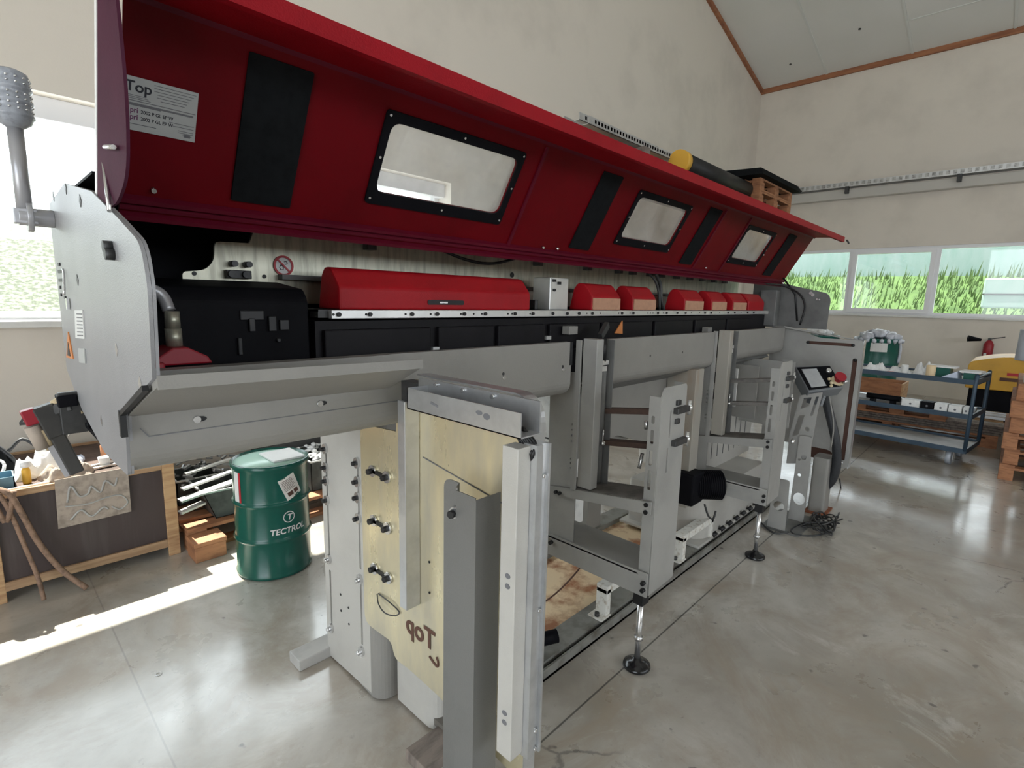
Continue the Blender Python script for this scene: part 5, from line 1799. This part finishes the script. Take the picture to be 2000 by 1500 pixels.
for k, (x0, y0, z0, x1, y1, z1, w_, lab) in enumerate(((.77, 3.38, .30, 1.20, 3.44, .345, .06, 'wide shiny sheet lying across the sloping bin'),
                                                      (.76, 3.36, .235, .90, 3.40, .25, .05, 'pale bar resting beside the crate post'),
                                                      (.80, 3.44, .345, 1.22, 3.56, .375, .035, 'thin shiny bar above the wide sheet'),
                                                      (.86, 3.60, .385, 1.15, 3.66, .41, .03, 'topmost thin bar near the metal offcuts'))):
    single('metal_bar', MB().bar((x0, y0, z0), (x1, y1, z1), w_, .012), 'aluminium', lab, 'bar', 'loose bars over the bins')
single('timber_block', MB().box(.77, .93, 3.14, 3.29, .0, .09).box(.765, .935, 3.135, 3.295, .09, .115), 'wood_red', 'red-brown pallet block with stamped end beside the crate post', 'block', None, .004)

# ------------------------------------------------------------------ high rack behind the machine
RK = thing('storage_rack', 'tall storage rack behind the open hood carrying trays and pallets', 'rack', (5.6, 2.9, 0))
for x in (3.75, 7.35):
    for y in (2.45, 3.14):
        obj('rack_post', MB().box(x - .03, x + .03, y - .03, y + .03, 0, 2.70), 'galvanised', RK)
for y in (2.45, 3.14):
    obj('rack_beam', MB().box(3.55, 8.0, y - .025, y + .025, 2.62, 2.70), 'trolley_blue', RK)
obj('rack_shelf', MB().box(3.55, 8.0, 2.40, 3.19, 2.70, 2.72), 'wood_x', RK)


def mesh_tray(label, x0, x1, y0, z, group):
    r = thing('cable_tray_section', label, 'cable tray', ((x0 + x1) / 2, y0, z), group)
    a = MB()
    a.box(x0, x1, y0, y0 + .004, z, z + .06).box(x0, x1, y0 + .16, y0 + .164, z, z + .06)
    a.box(x0, x1, y0, y0 + .16, z, z + .004)
    obj('tray_side', a, 'galvanised', r)
    s = MB()
    x = x0 + .08
    while x < x1:
        for j in range(3):
            s.box(x, x + .02, y0 + .02 + .05 * j, y0 + .045 + .05 * j, z + .004, z + .006)
            s.box(x, x + .02, y0 - .002, y0, z + .02, z + .045)
        x += .045
    o_ = obj('tray_slots', s, 'dark_steel', r)
    return r


GZ = 2.72
ob_ = P(1180, 245, y=2.62)
mesh_tray('perforated metal tray lying nearest the wall on the rack', 3.66, 6.4, 2.80, 2.965, 'metal trays on the rack')
mesh_tray('perforated metal tray in front, with an open end, on the rack', 3.52, 4.84, 2.60, 2.86, 'metal trays on the rack')
single('packing_timber', MB().box(4.30, 4.40, 2.56, 3.1, 2.721, 2.858).box(4.30, 4.40, 2.79, 3.0, 2.858, 2.963), 'wood_old', 'stepped timber bearer under the metal trays on the rack', 'timber')
yr = thing('covered_roll', 'long black wrapped roll with a yellow end cap on top of the rack', 'roll', (5.6, 2.62, 2.75))
ys, zs = 2.60, 2.90
e0, e1 = P(1335, 330, y=ys), P(1462, 385, y=ys)
zs = 2.875
obj('roll_body', MB().cyl((e0.x, ys, zs), (6.74, ys, zs), .098, n=24), 'roll_black', yr)
obj('yellow_cap', MB().cyl((e0.x - .12, ys, zs), (e0.x - .03, ys, zs), .108, n=28), 'yellow_cap', yr)
obj('roll_rest', MB().box(e0.x + .1, e0.x + .2, ys - .08, ys + .08, 2.721, zs - .09).box(6.5, 6.6, ys - .08, ys + .08, 2.721, zs - .09), 'wood_old', yr)
# pallet stack on the rack
pz = GZ
lz = P(1520, 400, y=2.42)
grp = 'pallets stacked on the rack'
p1_ = pallet('pallet', 'lower pallet of the stack of two on the rack', 7.39, 2.84, pz + .001, grp)
copy_tree(p1_, (7.39, 2.84, pz + .147), 'upper pallet of the stack of two on the rack, under the dark sheets')
bs = MB()
for k in range(4):
    z0 = pz + .293 + .024 * k
    bs.hull8([(6.62 + .03 * k, 2.36 + .02 * k, z0), (8.02 + .03 * ((k * 3) % 4), 2.34 + .015 * k, z0 - .0), (8.02, 3.3, z0), (6.5, 3.3, z0)],
             [(6.62 + .03 * k, 2.36 + .02 * k, z0 + .02), (8.02 + .03 * ((k * 3) % 4), 2.34 + .015 * k, z0 + .016), (8.02, 3.3, z0 + .02), (6.5, 3.3, z0 + .02)])
single('black_sheet', bs, 'rubber', 'dark corrugated sheets lying on top of the pallet stack on the rack', 'sheet')

# ------------------------------------------------------------------ blue trolley
TX0, TX1, TY0, TY1 = 6.50, 7.10, .215, 1.55
before_trolley = set(o.name for o in bpy.data.objects)
TR = thing('shelf_trolley', 'blue tubular trolley with three shelves on grey castors', 'trolley', ((TX0 + TX1) / 2, (TY0 + TY1) / 2, 0))
fr = MB()
r_ = .017
for y in (TY0, TY1):
    fr = MB()
    fr.tube([(TX0, y, .17), (TX0, y, .84), (TX0 + .03, y, .875), (TX0 + .06, y, .88), (TX1 - .06, y, .88), (TX1 - .03, y, .875), (TX1, y, .84), (TX1, y, .17)], r_, 10, 2)
    obj('tube_frame', fr, 'trolley_blue', TR)
for z, nm in ((.155, 'base_shelf'), (.49, 'middle_shelf'), (.82, 'top_shelf')):
    s = MB()
    s.box(TX0, TX1, TY0, TY1, z, z + .012)
    sh_ = obj(nm, s, 'board_grey', TR)
    ed = MB()
    ed.box(TX0 - .012, TX0, TY0, TY1, z - .012, z + .035).box(TX1, TX1 + .012, TY0, TY1, z - .012, z + .035)
    ed.box(TX0, TX1, TY0 - .012, TY0, z - .012, z + .035).box(TX0, TX1, TY1, TY1 + .012, z - .012, z + .035)
    obj('shelf_edge', ed, 'trolley_blue', sh_)
for x in (TX0 + .08, TX1 - .08):
    for y in (TY0 + .12, TY1 - .12):
        c = MB().box(x - .03, x + .03, y - .03, y + .03, .13, .143).box(x - .02, x + .02, y - .034, y - .028, .05, .13).box(x - .02, x + .02, y + .028, y + .034, .05, .13)
        co = obj('castor', c, 'steel', TR)
        obj('wheel', MB().cyl((x, y - .02, .07), (x, y + .02, .07), .07, n=24), 'tube_grey', co)
# goods on the trolley's top shelf
z = .833
cloth('white_rag', 6.62, 1.05, z, .07, .12, .10, 'cloth_white', 'crumpled white rag at the far left of the trolley top shelf', 'rag', 'rags on the trolley', 11)
cloth('white_rag', 6.66, .86, z, .06, .10, .09, 'cloth_white', 'white rag beside the glass jar on the trolley top shelf', 'rag', 'rags on the trolley', 12)
cloth('white_rag', 6.70, .66, z, .07, .09, .14, 'cloth_white', 'rounded bundle of pale rag left of the tan tub', 'rag', 'rags on the trolley', 13)
single('glass_jar', MB().lathe((6.56, .79, z), [(.03, 0), (.032, .01), (.032, .09), (.028, .10)], 18), 'label_white', 'small pale jar on the trolley top shelf', 'jar')
single('tan_tub', MB().lathe((6.56, .575, z), [(.035, 0), (.038, .01), (.040, .115), (.036, .12)], 20), 'pale_beige', 'tan cylindrical tub at the middle of the trolley top shelf', 'tub')
gt = thing('green_tin', 'green tin with white lid beside the tan tub', 'tin', (6.70, .50, z), 'green tins on the trolley')
obj('tin_body', MB().box(6.64, 6.76, .44, .56, z, z + .10), 'bin_green', gt)
obj('tin_lid', MB().box(6.62, 6.78, .40, .62, z + .10, z + .115), 'cloth_white', gt)
gt2 = thing('green_tin', 'green tin under a white board at the right end of the trolley', 'tin', (6.66, .29, z), 'green tins on the trolley')
obj('tin_body', MB().box(6.60, 6.74, .24, .33, z, z + .075), 'bin_green', gt2)
obj('tin_lid', MB().box(6.58, 6.80, .20, .36, z + .075, z + .09), 'cloth_white', gt2)
q = MB().hull8([(6.52, .50, z + .003), (6.62, .50, z + .003), (6.74, .36, z + .003), (6.56, .36, z + .003)], [(6.52, .495, z + .01), (6.615, .47, z + .02), (6.70, .375, z + .085), (6.58, .375, z + .08)])
single('paper_bag', q, 'cloth_blue', 'white folded paper bag between the two green tins', 'bag')
single('red_pouch', MB().blob((6.54, .90, z + .012), .05, (.6, 1.2, .22), .1), 'sign_red', 'small dark red pouch at the front edge of the trolley top', 'pouch')
# goods on the middle shelf
z = .503
bxs = [(.62, .77, 'white_paint', 'white carton farthest left in the row on the middle shelf', 'white cartons on the trolley'),
       (.51, .61, 'black_paint', 'black box between the white cartons on the middle shelf', None),
       (.40, .50, 'white_paint', 'white carton second from the right on the middle shelf', 'white cartons on the trolley'),
       (.29, .39, 'white_paint', 'white carton with round hole, right part of the middle shelf', 'white cartons on the trolley'),
       (.235, .28, 'white_paint', 'narrow white carton next to the trolley post', 'white cartons on the trolley')]
for y0, y1, m_, lab, g2 in bxs:
    bo_ = thing('carton', lab, 'box', (6.58, (y0 + y1) / 2, z), g2)
    obj('carton_body', MB().box(6.53, 6.65, y0, y1, z, z + .085), m_, bo_, .002)
    obj('carton_mark', MB().cyl((6.530, (y0 + y1) / 2, z + .045), (6.5285, (y0 + y1) / 2, z + .045), .010, n=12), 'ink_soft', bo_)
single('black_tube', MB().cyl((6.60, .80, z + .065), (6.60, 1.10, z + .065), .03, n=16).box(6.56, 6.64, .84, .88, z, z + .04).box(6.56, 6.64, 1.02, 1.06, z, z + .04), 'black_paint', 'black tube lying on the middle shelf left of the cartons', 'tube')
single('long_profile', MB().box(6.80, 6.86, .23, 1.5, z, z + .05), 'galvanised', 'long bright metal profile at the back of the middle shelf', 'profile', 'long metal profiles')

# the trolley stands slightly askew: turn it and its load about the near corner
_a = math.radians(-7)
for o in list(bpy.data.objects):
    if o.name in before_trolley or o.parent is not None: continue
    dx_, dy_ = o.location.x - TX0, o.location.y - TY0
    o.location.x = TX0 + dx_ * math.cos(_a) - dy_ * math.sin(_a)
    o.location.y = TY0 + dx_ * math.sin(_a) + dy_ * math.cos(_a)
    o.rotation_euler.z += _a

# ------------------------------------------------------------------ pallets and bars beyond the trolley
g3 = 'pallets behind the trolley'
pb0 = pallet('pallet', 'low grey pallet on the floor right behind the trolley', 8.1, 1.0, 0, g3, 'wood_red', PI / 2, 2.0, .8)
pb1 = pallet('pallet', 'orange wooden pallet on top of the planks behind the trolley', 7.75, .90, .26, g3, 'wood_red', PI / 2, .9, .5)
rnd = random.Random(9)
for k in range(10):
    zz_ = .146 + .0275 * (k // 3)
    x = 7.70 + .26 * (k % 3)
    y0 = -.02 - .04 * (k % 4)
    single('plank', MB().box(x, x + .2, y0, 2.0 + .05 * (k % 3), zz_, zz_ + .024), ('wood_old', 'board_grey', 'wood')[k % 3],
           ('topmost plank of the pile behind the trolley, alone on its layer' if k == 9 else 'plank in the %s layer behind the trolley, %s' % (('bottom', 'second', 'third')[k // 3], ('the one nearest the trolley', 'the middle one of its layer', 'the one farthest from the trolley')[k % 3])), 'plank',
           'planks behind the trolley', .002)
for k, (x, zz_, y0, lab) in enumerate(((8.34, .26, -.30, 'thick bright profile reaching farthest right over the planks'), (8.24, .262, -.12, 'bright profile second from the corridor on the planks'), (8.12, .262, -.16, 'thin bright profile lying inward on the planks'))):
    single('metal_profile', MB().box(x, x + .06 - .01 * k, y0, 1.9, zz_, zz_ + .055 - .012 * k), 'galvanised', lab, 'profile', 'long metal profiles')
cb0 = thing('open_crate', 'shallow reddish wooden crate behind the trolley under its top shelf', 'crate', (8.6, 1.35, .26))
q = MB().box(8.45, 8.47, 1.0, 2.2, .30, .52)
obj('crate_side', q, 'wood_red', cb0)
obj('crate_side', MB().box(8.9, 8.92, 1.0, 2.2, .30, .52), 'wood_red', cb0)
obj('crate_end', MB().box(8.45, 8.92, .98, 1.0, .30, .52), 'wood', cb0)
obj('crate_bottom', MB().box(8.45, 8.92, 1.0, 2.2, .28, .30), 'wood_old', cb0)
obj('crate_feet', MB().box(8.56, 8.64, 1.0, 2.2, 0, .28).box(8.8, 8.88, 1.0, 2.2, 0, .28), 'wood_old', cb0)

# ------------------------------------------------------------------ green waste drums by the window wall
for k, (y, lab) in enumerate(((1.50, 'green waste drum with crumpled clear bag and white label under the window'), (2.30, 'green waste drum heaped with white rags, left of the bagged one'))):
    r = thing('waste_drum', lab, 'drum', (9.6, y, 0), 'green waste drums')
    obj('drum_body', MB().lathe((9.6, y, 0), [(.28, 0), (.285, .02), (.285, .33), (.292, .35), (.285, .37), (.285, .66), (.292, .68), (.285, .70), (.285, 1.02), (.292, 1.03), (.292, 1.05), (.27, 1.05), (.27, .98)], 36, caps=False), 'bin_green', r)
    if k == 0:
        l2 = MB()
        for q in range(6):
            a0, a1 = math.radians(172 + 7 * q), math.radians(172 + 7 * (q + 1))
            R_ = .288
            l2.hull8([(9.6 + R_ * math.cos(a0), y + R_ * math.sin(a0), .86), (9.6 + R_ * math.cos(a1), y + R_ * math.sin(a1), .86), (9.6 + R_ * math.cos(a1), y + R_ * math.sin(a1), .99), (9.6 + R_ * math.cos(a0), y + R_ * math.sin(a0), .99)],
                     [(9.6 + .29 * math.cos(a0), y + .29 * math.sin(a0), .86), (9.6 + .29 * math.cos(a1), y + .29 * math.sin(a1), .86), (9.6 + .29 * math.cos(a1), y + .29 * math.sin(a1), .99), (9.6 + .29 * math.cos(a0), y + .29 * math.sin(a0), .99)])
        obj('drum_label', l2, 'label_white', r)
random.seed(31)
q = MB()
for k in range(40):
    a, rr = random.uniform(0, 2 * PI), random.uniform(0, .25)
    q.blob((9.6 + rr * math.cos(a), 1.50 + rr * math.sin(a), 1.05 + .10 * (1 - rr / .3)), random.uniform(.04, .08), (1, 1, .8), .25, 2)
for k in range(20):
    a = 2 * PI * k / 20
    q.blob((9.6 + .29 * math.cos(a), 1.5 + .29 * math.sin(a), 1.02), .035, (1, 1, 1.1), .3, 1)
q.tube([(9.55, 1.22, 1.0), (9.52, 1.20, .9), (9.53, 1.205, .8), (9.53, 1.21, .7)], .018, 6)
single('plastic_bag', q, 'plastic_bag', 'crumpled clear plastic bag bulging from the waste drum', 'bag')
q = MB()
for k in range(18):
    a, rr = random.uniform(0, 2 * PI), random.uniform(0, .22)
    q.blob((9.6 + rr * math.cos(a), 2.30 + rr * math.sin(a), 1.06 + .05 * random.random()), random.uniform(.04, .07), (1, 1, .8), .25, 1)
q.box(9.45, 9.7, 2.2, 2.45, 1.10, 1.14)
single('rag_heap', q, 'cloth_white', 'white rags and a pale board heaped on the left waste drum', 'rags')
q = MB().box(8.95, 9.28, 1.35, 2.6, 0, .55)
single('green_cabinet', q, 'bin_green', 'low dark green cabinet behind the trolley in front of the waste drums', 'cabinet', None, .01)

# ------------------------------------------------------------------ yellow compressor unit
YL = thing('yellow_compressor', 'yellow round-nosed machine on a dark base near the window wall', 'machine', (9.4, -.1, 0))
q = MB()
q.prism('x', rpoly([(.40, .50), (.40, .84), (.10, .93), (-.9, .93), (-.9, .50)], [.02, .06, .15, .05, .02]), 9.0, 9.9)
obj('hood', q, 'yellow', YL, .012)
obj('base', MB().box(9.03, 9.9, -.85, .36, .09, .498), 'black_paint', YL, .01)
for y in (.15, -.7):
    obj('wheel', MB().cyl((9.02, y, .11), (9.12, y, .11), .11, n=24), 'black_paint', YL)
lm = MB().box(8.992, 8.999, -.16, .02, .70, .735)
obj('red_lettering', lm, 'sign_red', YL)
obj('brown_lettering', MB().box(8.992, 8.999, -.14, .08, .63, .672), 'slot_brown', YL)

# ------------------------------------------------------------------ fire extinguisher on the wall
FE = thing('fire_extinguisher', 'dark red fire extinguisher with black horn hanging on the wall above the yellow machine', 'fire extinguisher', (11.45, .30, .75))
obj('cylinder', MB().lathe((11.46, .30, .72), [(.05, 0), (.065, .02), (.065, .24), (.04, .29), (.02, .31)], 22), 'red_plastic', FE)
obj('horn', MB().cyl((11.38, .40, 1.03), (11.33, .56, 1.045), .02, .05), 'black_paint', FE)
obj('handle', MB().bar((11.46, .32, 1.04), (11.44, .12, 1.09), .02, .015).box(11.44, 11.48, .28, .32, 1.02, 1.06), 'dark_steel', FE)
obj('tag', MB().box(11.39, 11.395, .31, .345, .76, .82), 'label_white', FE)

# ------------------------------------------------------------------ pallet stack at the right edge
g4 = 'pallets stacked at the right edge'
labs = ['bottom pallet of the stack at the right edge', 'second pallet from the floor at the right edge', 'third pallet from the floor at the right edge',
        'fourth pallet from the floor at the right edge', 'fifth pallet from the floor at the right edge', 'top pallet of the right-edge stack']
cxp, cyp = 6.95, -.44
b0 = pallet('pallet', labs[0], cxp, cyp, 0, g4, 'wood_red', 0, 1.2, .8)
for k in range(1, 6):
    copy_tree(b0, (cxp + (.03, -.02, .02, -.03, .04)[k - 1], cyp + (-.015, .01, -.02, -.005, -.03)[k - 1], .1445 * k), labs[k])
q = MB().prism('z', rpoly([(6.45, -.80), (6.45, -.10), (6.95, -.10), (6.95, -.80)], .05), .868, 1.06)
single('wrapped_parcel', q, 'paper', 'pale wrapped parcel on top of the right-edge pallet stack', 'parcel', None, .01)
q = MB().cyl((6.60, -.10, 1.062), (6.60, -.10, 1.34), .085, .08, 24)
single('grey_canister', q, 'tube_grey', 'blue-grey canister standing on the parcel at the right edge', 'canister', None, .006)

# ------------------------------------------------------------------ cables on the floor by the console
random.seed(41)
q = MB()
pts = []
for k in range(60):
    a = k * .9
    pts.append((3.95 + .16 * math.cos(a) * random.uniform(.6, 1.1), .80 + .09 * math.sin(a * 1.1) * random.uniform(.6, 1.1), .012 + .05 * random.random()))
q.tube(pts, .005, 6, 3)
single('cable_tangle', q, 'dark_steel', 'tangle of thin grey cables on the floor at the console stand', 'cable')
q = MB().tube([P(1640, 935, y=.90), P(1643, 970, y=.88), P(1636, 1010, z=.01), P(1610, 1042, z=.01), P(1560, 1045, z=.01), P(1545, 1035, z=.01), P(1575, 1020, z=.01), P(1610, 1022, z=.01), P(1630, 1030, z=.01)], .005)
single('loose_cable', q, 'hose_black', 'single dark cable looping down to the floor right of the console stand', 'cable')
q = MB().tube([P(1480, 1015, z=.01), P(1510, 1040, z=.01), P(1540, 1040, z=.01)], .007)
single('short_cable', q, 'dark_steel', 'short cable on the floor running from the rail to the console stand', 'cable')

# small ring and bits on the bare floor
def on_floor(px, py): return P(px, py, z=0.0)
c = on_floor(310, 1317)
single('white_ring', MB().lathe((c.x, c.y, 0), [(.012, .001), (.010, .004), (.008, .001)], 20, caps=False), 'cloth_white', 'tiny white ring on the bare floor at the lower left', 'ring')
